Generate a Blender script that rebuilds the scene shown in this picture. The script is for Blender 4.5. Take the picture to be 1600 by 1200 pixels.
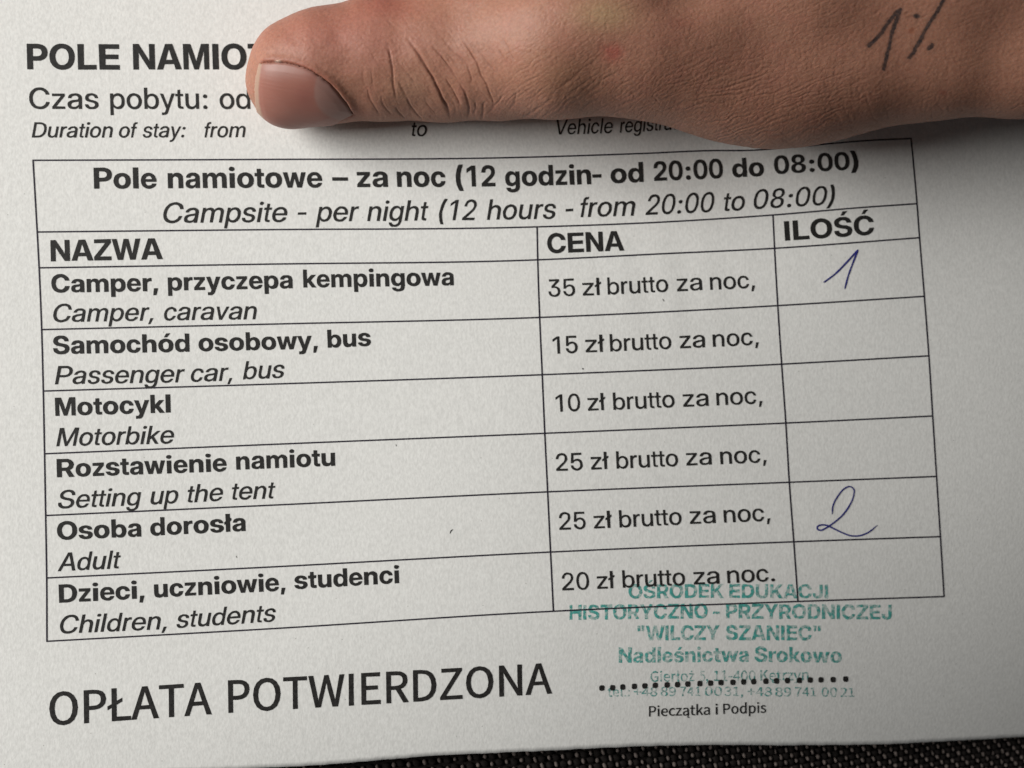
import bpy, bmesh, math
import numpy as np
from mathutils import Matrix, Vector
from mathutils.geometry import delaunay_2d_cdt

for o in list(bpy.data.objects):
    bpy.data.objects.remove(o)
scene = bpy.context.scene
col = scene.collection
MM = 0.001
rng = np.random.default_rng(7)

# ------------------------------------------------------------------ camera
RC = np.array([[0.997508457499692, -0.04399440346741333, 0.05514861448968295],
               [0.040051673281011405, 0.996695612424215, 0.07066625532536794],
               [-0.05807530184145697, -0.06828139305744593, 0.9959743524198593]])
CAM = np.array([-9.295685078273575, -9.386568620866933, 210.7834538187901])   # mm
HFOV = 45.0
FPX = 800 / math.tan(math.radians(HFOV / 2))
cd = bpy.data.cameras.new('camera')
cd.sensor_fit = 'HORIZONTAL'
cd.angle = math.radians(HFOV)
cd.clip_start = 0.01
cd.clip_end = 20
cd.dof.use_dof = True
cd.dof.focus_distance = 0.201
cd.dof.aperture_fstop = 20.0
cam = bpy.data.objects.new('camera', cd)
M = Matrix(RC.T.tolist()).to_4x4()
M.translation = Vector(CAM * MM)
cam.matrix_world = M
col.objects.link(cam)
scene.camera = cam

# ------------------------------------------------------------------ light
world = bpy.data.worlds.new('World')
scene.world = world
world.use_nodes = True
wb = world.node_tree.nodes['Background']
wb.inputs['Color'].default_value = (0.92, 0.95, 1.0, 1)
wb.inputs['Strength'].default_value = 0.036


def area(name, loc, target, sx, sy, power, color):
    l = bpy.data.lights.new(name, 'AREA')
    l.shape = 'RECTANGLE'
    l.size, l.size_y = sx, sy
    l.energy = power
    l.color = color
    o = bpy.data.objects.new(name, l)
    o.location = loc
    d = Vector(target) - Vector(loc)
    o.rotation_euler = d.to_track_quat('-Z', 'Y').to_euler()
    col.objects.link(o)
    return o


area('window_light', (-0.66, 0.18, 0.42), (-0.02, 0.0, 0.0), 0.50, 0.46, 10.9, (1.0, 0.985, 0.95))

scene.view_settings.view_transform = 'Standard'
scene.view_settings.look = 'None'
scene.view_settings.exposure = 0
scene.view_settings.gamma = 1
scene.view_settings.use_curve_mapping = False
scene.cycles.use_denoising = True
scene.cycles.max_bounces = 8


# ------------------------------------------------------------------ helpers
def tag(o, label=None, cat=None, kind=None, group=None):
    if label:
        o['label'] = label
    if cat:
        o['category'] = cat
    if kind:
        o['kind'] = kind
    if group:
        o['group'] = group


def mesh_obj(name, verts, faces, mat=None, parent=None, smooth=False):
    me = bpy.data.meshes.new(name)
    me.from_pydata(np.asarray(verts, dtype=float).tolist(), [], [list(map(int, f)) for f in faces])
    if mat:
        me.materials.append(mat)
    if smooth:
        me.polygons.foreach_set('use_smooth', [True] * len(me.polygons))
    me.update()
    o = bpy.data.objects.new(name, me)
    col.objects.link(o)
    if parent:
        o.parent = parent
    return o


def material(name):
    m = bpy.data.materials.new(name)
    m.use_nodes = True
    nt = m.node_tree
    return m, nt, nt.nodes['Principled BSDF']


def node(nt, t, **kw):
    n = nt.nodes.new(t)
    for k, v in kw.items():
        if k.startswith('i_'):
            n.inputs[k[2:].replace('_', ' ')].default_value = v
        else:
            setattr(n, k, v)
    return n


def ramp(nt, stops, interp='LINEAR'):
    r = nt.nodes.new('ShaderNodeValToRGB')
    r.color_ramp.interpolation = interp
    e = r.color_ramp.elements
    while len(e) < len(stops):
        e.new(0.5)
    for k, (p, c) in enumerate(stops):
        e[k].position = p
        e[k].color = c
    return r


def smooth_curve(pts, n):
    """points -> n samples of a smooth (Catmull-Rom) line through them"""
    P = np.asarray(pts, float)
    if len(P) == 2:
        t = np.linspace(0, 1, n)[:, None]
        return P[0] * (1 - t) + P[1] * t
    d = np.r_[0, np.cumsum(np.linalg.norm(np.diff(P, axis=0), axis=1))]
    m = np.zeros_like(P)
    s = np.diff(P, axis=0) / np.diff(d)[:, None]
    m[0], m[-1] = s[0], s[-1]
    for k in range(1, len(P) - 1):
        a, b = d[k] - d[k - 1], d[k + 1] - d[k]
        m[k] = (s[k - 1] * b + s[k] * a) / (a + b)
    t = np.linspace(0, d[-1], n)
    k = np.clip(np.searchsorted(d, t, side='right') - 1, 0, len(P) - 2)
    h = d[k + 1] - d[k]
    u = ((t - d[k]) / h)[:, None]
    h = h[:, None]
    return ((2 * u**3 - 3 * u**2 + 1) * P[k] + (u**3 - 2 * u**2 + u) * h * m[k]
            + (-2 * u**3 + 3 * u**2) * P[k + 1] + (u**3 - u**2) * h * m[k + 1])


def vnoise(x, y, seed=0):
    """smooth value noise in -1..1"""
    xi, yi = np.floor(x).astype(np.int64), np.floor(y).astype(np.int64)
    fx, fy = x - xi, y - yi
    fx, fy = fx * fx * fx * (fx * (fx * 6 - 15) + 10), fy * fy * fy * (fy * (fy * 6 - 15) + 10)

    def h(a, b):
        n = (a * 374761393 + b * 668265263 + seed * 974634777) & 0xffffffff
        n = ((n ^ (n >> 13)) * 1274126177) & 0xffffffff
        return ((n ^ (n >> 16)) & 0xffff) / 32767.5 - 1
    return ((h(xi, yi) * (1 - fx) + h(xi + 1, yi) * fx) * (1 - fy)
            + (h(xi, yi + 1) * (1 - fx) + h(xi + 1, yi + 1) * fx) * fy)


# ------------------------------------------------------------------ the sheet: height of the curled paper (mm)
def sheet_z(x, y):
    x = np.asarray(x, float)
    y = np.asarray(y, float)
    s = np.clip(0.75 * x - 0.66 * y + 4, 0, None)
    z = 2.2 * (np.clip(-x, 0, None) / 75) ** 2 - 0.00120 * s * s            # left side lifts, lower right corner droops
    z = z - 0.0018 * np.clip(-y - 30 + 0.2 * x, 0, None) ** 2                # bottom edge curls away
    z = z + 0.25 * np.sin(x / 17.0 + y / 60.0 + 1.0) + 0.2 * np.sin(y / 23.0 - x / 70.0)
    z = z - 1.3 * np.exp(-((x - 42) / 17) ** 2 - ((y - 44) / 11) ** 2)      # pressed down beside the palm
    z = z + 0.55 * np.exp(-((x - 66) / 14) ** 2 - ((y - 30) / 14) ** 2)
    z = z + 0.045 * np.sin(x / 1.25 + y / 9.0) * np.exp(-((x - 30) / 12) ** 2 - ((y - 21) / 8) ** 2)   # faint buckles
    return z


def ray(px, py):
    px = np.asarray(px, float)
    py = np.asarray(py, float)
    d = np.stack([(px - 800) / FPX, (600 - py) / FPX, -np.ones_like(px)], -1)
    return d @ RC          # = RC^T d


def at_height(px, py, z):
    d = ray(px, py)
    t = (z - CAM[2]) / d[..., 2]
    return CAM + d * t[..., None] if np.ndim(t) else CAM + d * t


def on_sheet(px, py, lift=0.0):
    """where the line of sight through a photo pixel meets the paper (mm)"""
    z = np.zeros(np.shape(px))
    for _ in range(6):
        P = at_height(px, py, z + lift)
        z = sheet_z(P[..., 0], P[..., 1])
    P = at_height(px, py, z + lift)
    return P


def to_px(P):
    Q = (np.asarray(P) - CAM) @ RC.T
    return 800 + FPX * Q[..., 0] / -Q[..., 2], 600 - FPX * Q[..., 1] / -Q[..., 2]


# ------------------------------------------------------------------ materials
def paper_material():
    m, nt, b = material('paper')
    tc = node(nt, 'ShaderNodeTexCoord')
    n1 = node(nt, 'ShaderNodeTexNoise', i_Scale=2600.0, i_Detail=3.0, i_Roughness=0.6)
    mp = node(nt, 'ShaderNodeMapping')
    mp.inputs['Scale'].default_value = (1.0, 0.55, 1.0)
    n2 = node(nt, 'ShaderNodeTexNoise', i_Scale=1300.0, i_Detail=4.0, i_Roughness=0.55)
    n3 = node(nt, 'ShaderNodeTexNoise', i_Scale=60.0, i_Detail=3.0)
    nt.links.new(tc.outputs['Object'], mp.inputs['Vector'])
    for n in (n1, n2):
        nt.links.new(mp.outputs['Vector'], n.inputs['Vector'])
    nt.links.new(tc.outputs['Object'], n3.inputs['Vector'])
    # sparse dark specks
    vo = node(nt, 'ShaderNodeTexVoronoi', i_Scale=330.0)
    nt.links.new(tc.outputs['Object'], vo.inputs['Vector'])
    r = ramp(nt, [(0.34, (0.69, 0.686, 0.663, 1)), (0.66, (0.81, 0.806, 0.78, 1))])
    mixn = node(nt, 'ShaderNodeMath', operation='MULTIPLY_ADD')
    nt.links.new(n1.outputs['Fac'], mixn.inputs[0])
    mixn.inputs[1].default_value = 0.72
    sc = node(nt, 'ShaderNodeMath', operation='MULTIPLY')
    nt.links.new(n2.outputs['Fac'], sc.inputs[0])
    sc.inputs[1].default_value = 0.28
    nt.links.new(sc.outputs[0], mixn.inputs[2])
    nt.links.new(mixn.outputs[0], r.inputs['Fac'])
    sp = ramp(nt, [(0.015, (0.55, 0.55, 0.53, 1)), (0.045, (1, 1, 1, 1))])
    nt.links.new(vo.outputs['Distance'], sp.inputs['Fac'])
    mul = node(nt, 'ShaderNodeMix', data_type='RGBA', blend_type='MULTIPLY')
    mul.inputs['Factor'].default_value = 1.0
    nt.links.new(r.outputs['Color'], mul.inputs['A'])
    nt.links.new(sp.outputs['Color'], mul.inputs['B'])
    nt.links.new(mul.outputs['Result'], b.inputs['Base Color'])
    b.inputs['Roughness'].default_value = 0.75
    b.inputs['Specular IOR Level'].default_value = 0.25
    bp = node(nt, 'ShaderNodeBump', i_Strength=0.3, i_Distance=0.0001)
    nt.links.new(mixn.outputs[0], bp.inputs['Height'])
    nt.links.new(bp.outputs['Normal'], b.inputs['Normal'])
    return m


def ink_material(name, colr, rough=0.55, patch=None, grain=0.0, pscale=1240.0):
    """ink lying on paper; patch=(lo,hi): worn to nothing where a noise is below lo"""
    m, nt, b = material(name)
    tc = node(nt, 'ShaderNodeTexCoord')
    b.inputs['Roughness'].default_value = rough
    b.inputs['Specular IOR Level'].default_value = 0.3
    n = node(nt, 'ShaderNodeTexNoise', i_Scale=2200.0, i_Detail=3.0)
    nt.links.new(tc.outputs['Object'], n.inputs['Vector'])
    c0 = tuple(v * 0.75 for v in colr) + (1,)
    c1 = tuple(min(1, v * 1.3 + grain) for v in colr) + (1,)
    r = ramp(nt, [(0.35, c0), (0.72, c1)])
    nt.links.new(n.outputs['Fac'], r.inputs['Fac'])
    nt.links.new(r.outputs['Color'], b.inputs['Base Color'])
    if patch:
        p = node(nt, 'ShaderNodeTexNoise', i_Scale=pscale, i_Detail=4.0, i_Roughness=0.65)
        nt.links.new(tc.outputs['Object'], p.inputs['Vector'])
        big = node(nt, 'ShaderNodeTexNoise', i_Scale=75.0, i_Detail=2.0)
        nt.links.new(tc.outputs['Object'], big.inputs['Vector'])
        ad = node(nt, 'ShaderNodeMath', operation='MULTIPLY_ADD')
        nt.links.new(big.outputs['Fac'], ad.inputs[0])
        ad.inputs[1].default_value = 0.22
        nt.links.new(p.outputs['Fac'], ad.inputs[2])
        pr = ramp(nt, [(patch[0], (patch[3], patch[3], patch[3], 1)), (patch[1], (1, 1, 1, 1))])
        sb = node(nt, 'ShaderNodeMath', operation='SUBTRACT')
        nt.links.new(ad.outputs[0], sb.inputs[0])
        sb.inputs[1].default_value = 0.11
        nt.links.new(sb.outputs[0], pr.inputs['Fac'])
        ml = node(nt, 'ShaderNodeMath', operation='MULTIPLY')
        nt.links.new(pr.outputs['Color'], ml.inputs[0])
        ml.inputs[1].default_value = patch[2]
        nt.links.new(ml.outputs[0], b.inputs['Alpha'])
    return m


MAT_PAPER = paper_material()
MAT_TONER = ink_material('printed_black', (0.021, 0.020, 0.019), 0.5, grain=0.004)
MAT_WORN = ink_material('printed_black_worn', (0.020, 0.0185, 0.0175), 0.45, grain=0.012)
MAT_LINE = ink_material('printed_line', (0.022, 0.018, 0.03), 0.5)
MAT_STAMP = ink_material('teal_stamp_ink', (0.075, 0.37, 0.33), 0.6, patch=(0.44, 0.56, 0.95, 0.3))
MAT_STAMP_FAINT = ink_material('teal_stamp_ink_faint', (0.075, 0.33, 0.30), 0.6, patch=(0.44, 0.58, 0.88, 0.25), pscale=1300.0)
MAT_PEN = ink_material('blue_pen_ink', (0.028, 0.030, 0.19), 0.35, patch=(0.22, 0.36, 0.97, 0.1))

# ------------------------------------------------------------------ sheet of paper
EDGE = [(-400, 1232), (0, 1218), (250, 1207), (419, 1199.4), (509, 1194.7), (594, 1187.5), (712, 1178.8), (806, 1175), (884, 1171.2),
        (900, 1170.5), (1009, 1165.7), (1097, 1163.9), (1250, 1164.4), (1403, 1161.7), (1469, 1158.4), (1600, 1151.2), (1900, 1136)]


def build_sheet():
    ec = smooth_curve(EDGE, 400)
    E3 = on_sheet(ec[:, 0], ec[:, 1])
    x = np.linspace(-104, 104, 261)
    yb = np.interp(x, E3[:, 0], E3[:, 1]) + 0.05 * vnoise(x * 0.9, x * 0, 5) + 0.03 * vnoise(x * 3, x * 0, 6)
    ny = 200
    v = np.linspace(0, 1, ny) ** 1.0
    X = np.repeat(x[None], ny, 0)
    Y = yb[None] * (1 - v[:, None]) + 100 * v[:, None]
    Z = sheet_z(X, Y)
    n = X.size
    top = np.stack([X, Y, Z], -1).reshape(-1, 3)
    bot = top - [0, 0, 0.1]
    V = np.r_[top, bot] * MM
    nx = len(x)
    ii = (np.arange(ny - 1)[:, None] * nx + np.arange(nx - 1)[None]).ravel()
    F = np.stack([ii, ii + 1, ii + nx + 1, ii + nx], 1)
    F2 = F[:, ::-1] + n
    ring = np.r_[np.arange(nx), np.arange(1, ny) * nx + nx - 1, (ny - 1) * nx + np.arange(nx - 2, -1, -1), np.arange(ny - 2, 0, -1) * nx]
    r2 = np.roll(ring, -1)
    F3 = np.stack([ring, ring + n, r2 + n, r2], 1)
    o = mesh_obj('printed_form', V, np.r_[F, F2], MAT_PAPER, smooth=True)
    # rim as flat faces
    bm = bmesh.new()
    bm.from_mesh(o.data)
    bm.verts.ensure_lookup_table()
    for f in F3:
        bm.faces.new([bm.verts[k] for k in f]).smooth = False
    bm.to_mesh(o.data)
    bm.free()
    return o


form = build_sheet()
tag(form, 'white printed form with ruled table, teal stamp and pen digits, on black fabric', 'paper form')

# ------------------------------------------------------------------ letters
# letter outlines in 1/1000 em: character code: (advance, [x,y,x,y,... for each loop])
GLYPHS = {
    'R': {
        40: (333, [[110,284,113,368,125,454,142,538,166,619,184,668,205,713,227,753,325,753,293,680,265,603,243,523,226,441,215,361,212,284,215,217,224,149,240,81,262,10,290,-64,325,-141,227,-141,192,-76,163,-8,140,63,123,136,113,210]]),
        41: (333, [[8,-141,43,-64,71,10,93,81,109,149,118,217,121,284,118,361,107,441,90,523,68,603,40,680,8,753,106,753,128,713,149,668,167,619,191,538,208,454,220,368,223,284,220,210,210,136,194,63,171,-8,142,-76,106,-141]]),
        44: (278, [[61,-139,102,105,205,105,133,-139]]),
        45: (333, [[327,333,327,245,6,245,6,333]]),
        46: (278, [[141,-8,115,-3,93,11,78,33,73,58,78,84,93,105,115,120,141,125,167,120,189,105,204,84,209,58,204,33,189,11,167,-3]]),
        48: (556, [[278,-12,232,-7,191,9,154,34,122,68,95,111,73,162,58,220,49,285,45,358,49,430,58,495,73,554,95,605,122,648,154,682,191,707,232,723,278,728,324,723,366,707,403,682,435,648,461,605,483,554,498,495,508,430,511,358,508,285,498,220,483,162,461,111,435,68,403,34,366,9,324,-7], [278,78,307,82,333,93,357,112,377,137,393,169,407,208,416,252,422,302,424,358,422,413,416,463,407,508,393,546,377,579,357,604,333,623,307,634,278,638,249,634,223,623,199,604,179,579,163,546,149,508,140,463,134,413,132,358,134,302,140,252,149,208,163,169,179,137,199,112,223,93,249,82]]),
        49: (556, [[386,716,386,0,291,0,291,613,290,613,125,498,125,599,293,716]]),
        50: (556, [[66,0,66,83,292,313,325,349,352,381,373,410,388,440,397,470,400,504,397,543,386,576,368,602,344,622,315,634,280,638,255,636,232,630,212,619,194,604,180,586,168,564,160,539,155,511,153,480,68,480,70,527,79,570,94,609,114,644,138,673,168,696,201,714,239,724,280,728,319,725,354,715,387,700,416,679,440,654,460,623,475,589,484,551,487,509,483,463,471,421,452,380,426,340,392,298,350,253,191,90,191,90,490,90,490,0]]),
        51: (556, [[280,-12,237,-8,197,2,162,20,130,43,104,72,83,105,67,143,58,184,55,228,145,228,147,199,152,172,161,148,174,127,189,109,208,95,229,85,253,78,279,76,304,78,327,84,347,94,366,108,381,125,393,145,406,180,410,220,408,248,402,273,391,295,378,314,360,330,340,342,316,351,289,357,260,359,179,359,179,435,353,625,353,626,94,626,94,716,468,716,468,628,263,403,263,425,312,425,355,419,393,406,425,386,452,362,473,332,487,298,496,260,499,219,496,175,487,135,471,99,450,67,425,40,394,18,360,1,322,-8]]),
        53: (556, [[279,-10,239,-7,202,3,168,19,138,40,112,66,90,97,73,132,63,170,58,211,148,211,154,175,168,143,189,116,215,96,245,83,280,78,304,81,327,87,347,99,365,114,380,132,392,154,401,179,406,206,408,235,404,279,392,317,381,338,366,357,349,372,329,383,308,390,284,392,253,390,226,382,201,370,180,352,164,331,153,304,66,304,87,716,461,716,461,626,169,626,155,413,156,413,186,443,219,464,257,476,297,480,339,476,377,462,411,441,440,412,464,376,481,335,492,288,496,237,493,191,484,148,469,109,448,74,423,45,393,22,359,4,321,-6]]),
        56: (556, [[278,-12,236,-9,198,0,163,14,133,34,107,58,85,86,70,118,60,153,57,191,59,222,65,251,76,278,89,303,106,324,125,343,147,358,171,368,197,374,197,373,165,384,136,402,112,427,94,458,83,494,79,535,82,571,91,604,105,634,124,661,148,684,176,703,207,717,241,725,278,728,315,725,349,717,380,703,408,684,431,661,450,634,464,604,473,571,476,535,472,495,461,459,443,427,419,402,391,384,359,373,359,374,385,368,409,357,431,343,450,324,467,303,480,278,491,251,497,222,499,191,496,153,486,118,471,86,449,58,423,34,393,14,358,0,320,-9], [278,75,315,78,346,90,372,108,391,132,403,162,407,197,403,232,391,264,371,290,345,310,314,322,278,327,242,322,211,310,185,290,165,264,152,232,148,197,152,162,164,132,184,108,210,90,241,78], [278,411,309,415,335,426,357,443,374,466,384,494,387,527,384,559,374,587,357,610,335,627,309,638,278,641,247,638,220,627,198,610,182,587,171,559,168,527,171,495,182,466,198,443,220,426,247,415]]),
        58: (278, [[141,-8,115,-3,93,11,78,33,73,58,78,84,93,105,115,120,141,125,167,120,189,105,204,84,209,58,204,33,189,11,167,-3], [141,356,115,361,93,376,78,397,73,423,78,449,93,470,115,484,141,489,167,484,189,470,204,449,209,423,204,397,189,376,167,361]]),
        65: (667, [[8,0,271,716,398,716,659,0,544,0,404,407,386,460,367,518,353,561,337,611,320,668,350,668,332,611,316,561,302,518,283,460,265,407,120,0], [153,187,153,277,514,277,514,187]]),
        67: (722, [[378,-12,314,-6,256,9,202,35,155,70,115,113,83,165,59,223,45,287,40,358,45,428,59,493,83,551,115,603,155,646,202,681,255,707,314,722,378,728,436,723,489,710,537,689,581,660,618,624,648,581,670,533,684,478,576,478,565,513,550,544,530,570,507,592,479,609,449,622,415,629,379,632,333,628,292,617,255,597,223,571,196,539,175,501,159,458,150,410,147,358,150,305,159,258,175,215,196,177,223,145,255,119,292,100,333,88,379,84,415,87,449,94,479,107,506,124,530,146,550,172,565,202,576,237,684,237,670,183,648,134,618,92,581,56,537,27,489,6,436,-7]]),
        68: (722, [[314,0,128,0,128,91,307,91,363,95,412,105,454,123,489,148,518,178,540,215,556,258,566,306,569,359,566,412,556,460,541,502,519,538,491,569,456,593,415,611,368,621,315,625,124,625,124,716,322,716,393,711,457,697,514,673,563,640,604,599,637,550,661,493,676,430,680,359,676,288,661,224,637,167,604,118,562,76,512,43,453,19,387,5], [181,716,181,0,70,0,70,716]]),
        77: (833, [[64,0,64,716,208,716,366,292,373,273,381,249,399,196,408,168,417,143,424,120,430,101,406,101,412,120,419,143,427,168,436,196,454,249,462,273,469,292,625,716,769,716,769,0,668,0,668,393,668,417,669,445,670,504,672,566,673,627,686,627,663,558,652,524,642,493,632,463,623,437,615,413,607,393,458,0,375,0,225,393,218,413,209,437,200,463,190,493,179,524,167,558,143,627,161,627,162,566,163,504,165,445,165,417,165,393,165,0]]),
        80: (667, [[72,0,72,716,362,716,416,713,464,704,508,689,545,668,577,643,602,612,621,577,632,537,635,494,632,450,620,411,601,375,575,344,543,319,505,298,461,283,412,274,359,271,132,271,132,362,357,362,390,363,419,369,445,378,468,390,487,405,502,423,513,444,520,468,522,494,520,520,513,543,502,564,478,590,445,609,419,618,390,623,357,625,187,625,187,0]]),
        83: (667, [[339,-12,280,-8,227,2,179,18,138,40,103,68,76,102,56,141,43,184,39,232,153,232,155,202,163,175,175,150,192,129,213,112,239,98,269,88,302,82,339,80,389,84,431,94,466,111,492,134,505,153,512,173,514,196,511,222,500,244,480,263,452,280,414,295,365,307,280,326,209,346,151,370,109,398,79,432,61,473,55,519,59,559,70,596,89,629,115,658,147,682,185,702,229,716,277,725,330,728,383,725,432,715,475,700,513,679,545,653,570,622,590,587,602,546,607,502,497,502,490,541,473,573,448,600,414,620,375,632,328,636,284,632,245,621,213,604,188,582,173,555,168,524,172,500,183,479,202,461,231,445,268,431,317,418,401,399,455,385,502,368,541,349,572,326,597,300,614,271,624,238,628,201,624,160,612,123,592,89,565,60,531,35,491,15,445,0,394,-9]]),
        86: (667, [[272,0,8,716,122,716,267,309,283,260,302,201,317,156,334,105,352,48,322,48,340,105,356,156,370,201,389,260,405,309,546,716,659,716,399,0]]),
        97: (556, [[227,-8,176,-4,131,9,104,23,82,41,63,62,50,87,41,116,39,148,41,176,47,201,56,221,77,247,105,266,137,281,174,291,213,299,253,304,299,310,334,314,360,319,377,326,386,337,389,353,389,357,386,382,376,403,360,420,338,434,311,442,278,445,246,442,217,434,193,421,175,404,162,384,157,361,52,361,57,392,67,421,83,448,105,471,131,491,162,507,198,519,237,526,280,529,327,526,369,517,406,502,437,482,462,457,480,427,491,393,495,356,495,0,390,0,390,74,388,74,374,53,357,34,334,17,306,4,270,-5], [248,74,279,76,305,82,328,91,355,110,374,135,386,163,390,194,390,255,382,251,371,248,357,244,340,240,301,234,258,228,229,223,203,215,179,204,161,189,149,170,145,146,148,125,157,108,173,93,193,83,219,76]]),
        98: (556, [[308,-10,277,-8,247,0,219,12,194,28,172,50,153,77,152,77,152,0,56,0,56,716,154,716,154,434,155,434,173,460,195,480,219,497,247,508,277,515,308,517,350,514,387,503,422,484,451,459,477,428,497,392,512,350,521,304,524,254,521,204,512,158,497,116,477,79,452,49,422,23,387,5,350,-6], [289,76,315,78,338,85,360,97,379,112,395,132,408,157,417,185,423,217,425,254,423,291,417,323,408,351,395,376,379,396,360,411,338,423,315,430,289,432,261,429,236,422,214,410,194,393,178,373,165,348,155,320,150,288,148,254,150,220,155,188,165,160,178,136,194,115,214,98,236,86,261,79]]),
        99: (500, [[261,-12,217,-8,177,4,141,23,109,49,82,80,60,118,44,161,34,208,31,258,34,310,44,357,60,400,82,438,109,470,141,496,177,515,217,527,261,530,303,527,341,516,375,500,405,477,430,450,450,418,464,382,472,342,378,342,373,363,365,383,354,400,341,414,325,426,306,435,285,441,262,442,235,440,211,432,190,420,171,402,155,381,143,356,134,327,129,294,127,258,129,223,134,191,143,162,155,137,171,116,189,99,211,86,235,79,262,76,285,78,306,83,324,92,339,104,352,118,362,136,371,155,377,177,472,177,465,138,451,102,431,70,406,42,375,20,341,2,303,-8]]),
        100: (556, [[248,-10,207,-6,169,5,135,23,104,49,79,79,59,116,44,158,35,204,32,254,35,304,44,350,59,392,79,428,105,459,135,484,169,503,207,514,248,517,279,515,309,508,337,497,361,480,383,460,401,434,402,434,402,716,500,716,500,0,404,0,404,77,403,77,384,50,362,28,337,12,309,0,280,-8], [267,76,295,79,320,86,342,98,362,115,378,136,391,160,401,188,406,220,408,254,406,288,401,320,391,348,378,373,362,393,342,410,320,422,295,429,267,432,242,430,218,423,196,411,177,396,161,376,148,351,139,323,133,291,131,254,133,217,139,185,148,157,161,132,177,112,196,97,218,85,242,78]]),
        101: (556, [[284,-12,235,-8,190,4,150,23,116,49,87,81,64,119,47,162,37,208,34,258,37,309,48,356,65,399,89,437,117,469,152,495,190,515,233,527,279,530,315,528,348,522,380,511,422,487,457,455,486,415,507,369,520,317,524,259,524,232,81,232,81,309,470,309,424,285,422,316,416,345,406,370,393,392,376,411,356,426,333,436,308,443,279,445,252,443,226,436,203,426,184,411,167,392,153,370,143,345,138,316,136,285,136,242,140,195,153,154,166,131,184,111,204,95,228,83,255,76,286,74,318,76,347,84,371,97,391,114,406,134,417,158,516,158,507,125,493,96,474,69,450,46,423,26,392,10,359,-2,323,-9]]),
        102: (278, [[261,507,261,425,7,425,7,507], [85,0,85,591,89,627,100,658,118,683,143,701,173,712,209,716,241,716,254,716,261,716,261,634,255,634,244,634,232,634,222,634,206,632,193,628,183,620,177,609,173,594,172,575,172,0]]),
        103: (556, [[273,-212,234,-210,199,-204,166,-193,137,-179,112,-161,91,-139,75,-113,63,-84,57,-52,154,-52,163,-75,177,-94,196,-109,218,-120,244,-126,273,-129,311,-125,342,-114,368,-95,387,-69,399,-36,403,3,403,81,402,81,383,54,362,32,337,15,310,3,280,-5,248,-7,207,-3,169,8,135,27,104,53,79,84,59,121,44,164,35,210,32,260,35,311,44,358,59,400,79,438,105,469,135,495,169,514,207,525,248,529,279,526,309,519,337,507,362,490,385,468,403,439,403,439,403,519,500,519,500,6,496,-43,486,-85,469,-120,446,-149,419,-173,387,-190,351,-202,313,-210], [267,80,295,83,320,90,342,103,362,120,378,141,391,166,401,195,406,226,408,261,406,296,401,328,391,357,378,382,362,403,342,420,320,432,295,440,267,442,242,440,218,433,196,421,177,405,161,385,148,360,139,331,133,298,131,261,133,224,139,191,148,162,161,137,177,117,196,101,218,90,242,83]]),
        104: (556, [[159,292,159,0,58,0,58,716,159,716,159,382,133,382,152,423,175,457,203,484,235,502,271,514,312,517,346,515,377,507,407,495,433,477,455,455,473,427,487,395,495,358,498,316,498,0,397,0,397,304,394,342,384,373,367,397,345,414,317,425,284,428,250,425,220,414,195,396,175,370,166,348,161,322]]),
        105: (222, [[59,0,59,507,163,507,163,0], [111,596,85,600,64,614,50,634,45,658,50,681,64,701,85,715,111,719,136,715,157,701,172,681,176,657,172,634,157,614,136,600]]),
        107: (500, [[146,172,146,289,154,289,368,507,489,507,253,263,238,263], [56,0,56,716,153,716,153,0], [384,0,195,241,262,310,503,0]]),
        108: (222, [[60,0,162,0,162,716,60,716]]),
        109: (833, [[57,0,57,519,153,519,153,409,144,409,160,446,182,475,208,499,237,515,270,525,303,529,341,525,374,513,404,494,428,469,445,441,455,409,439,409,453,442,473,471,500,495,531,513,568,525,608,529,638,526,666,519,693,508,717,492,737,471,754,445,766,415,773,380,776,341,776,0,677,0,677,333,674,367,664,394,647,414,625,428,601,436,575,439,543,436,517,425,495,407,479,384,469,356,465,325,465,0,368,0,368,340,365,368,355,392,340,412,319,427,295,436,268,439,240,436,213,425,190,407,172,383,160,351,156,313,156,0]]),
        110: (556, [[159,299,159,0,58,0,58,519,157,519,157,390,133,390,152,433,175,467,203,494,235,513,271,525,312,529,346,526,377,518,407,506,433,488,455,465,473,437,487,404,495,366,498,323,498,0,397,0,397,311,394,349,384,381,367,406,345,423,317,434,284,438,250,434,220,423,195,405,175,378,166,356,161,329]]),
        111: (556, [[278,-12,231,-8,189,3,150,23,116,48,87,80,64,118,47,161,36,207,33,258,36,310,47,357,64,400,87,438,116,470,150,496,189,515,231,527,278,530,325,527,368,515,406,496,440,470,469,438,492,400,509,357,520,310,523,258,520,207,509,161,492,118,469,80,440,48,406,23,368,3,325,-8], [278,76,306,79,332,86,355,99,374,116,391,137,404,162,413,191,419,223,421,258,419,294,413,327,404,356,391,381,374,402,355,419,332,432,306,440,278,442,250,440,225,432,202,420,182,403,165,381,152,356,143,327,137,294,135,258,137,223,143,191,152,162,165,137,182,116,202,99,224,86,250,79]]),
        112: (556, [[56,-205,56,519,152,519,152,444,154,444,171,470,193,491,218,508,247,519,277,526,308,529,350,525,387,514,422,495,451,469,477,438,497,400,512,358,521,311,524,259,521,208,512,161,497,119,477,81,452,50,422,24,387,5,350,-6,308,-10,277,-8,247,0,220,12,196,29,174,51,155,78,154,78,154,-205], [289,78,315,80,338,87,360,99,379,115,395,135,408,160,417,189,423,222,425,259,423,297,417,330,408,359,395,384,379,404,360,421,338,432,315,439,289,441,261,439,236,431,214,419,194,402,178,381,165,356,155,327,150,295,148,259,150,224,155,193,165,164,178,139,194,117,214,100,236,88,261,80]]),
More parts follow.
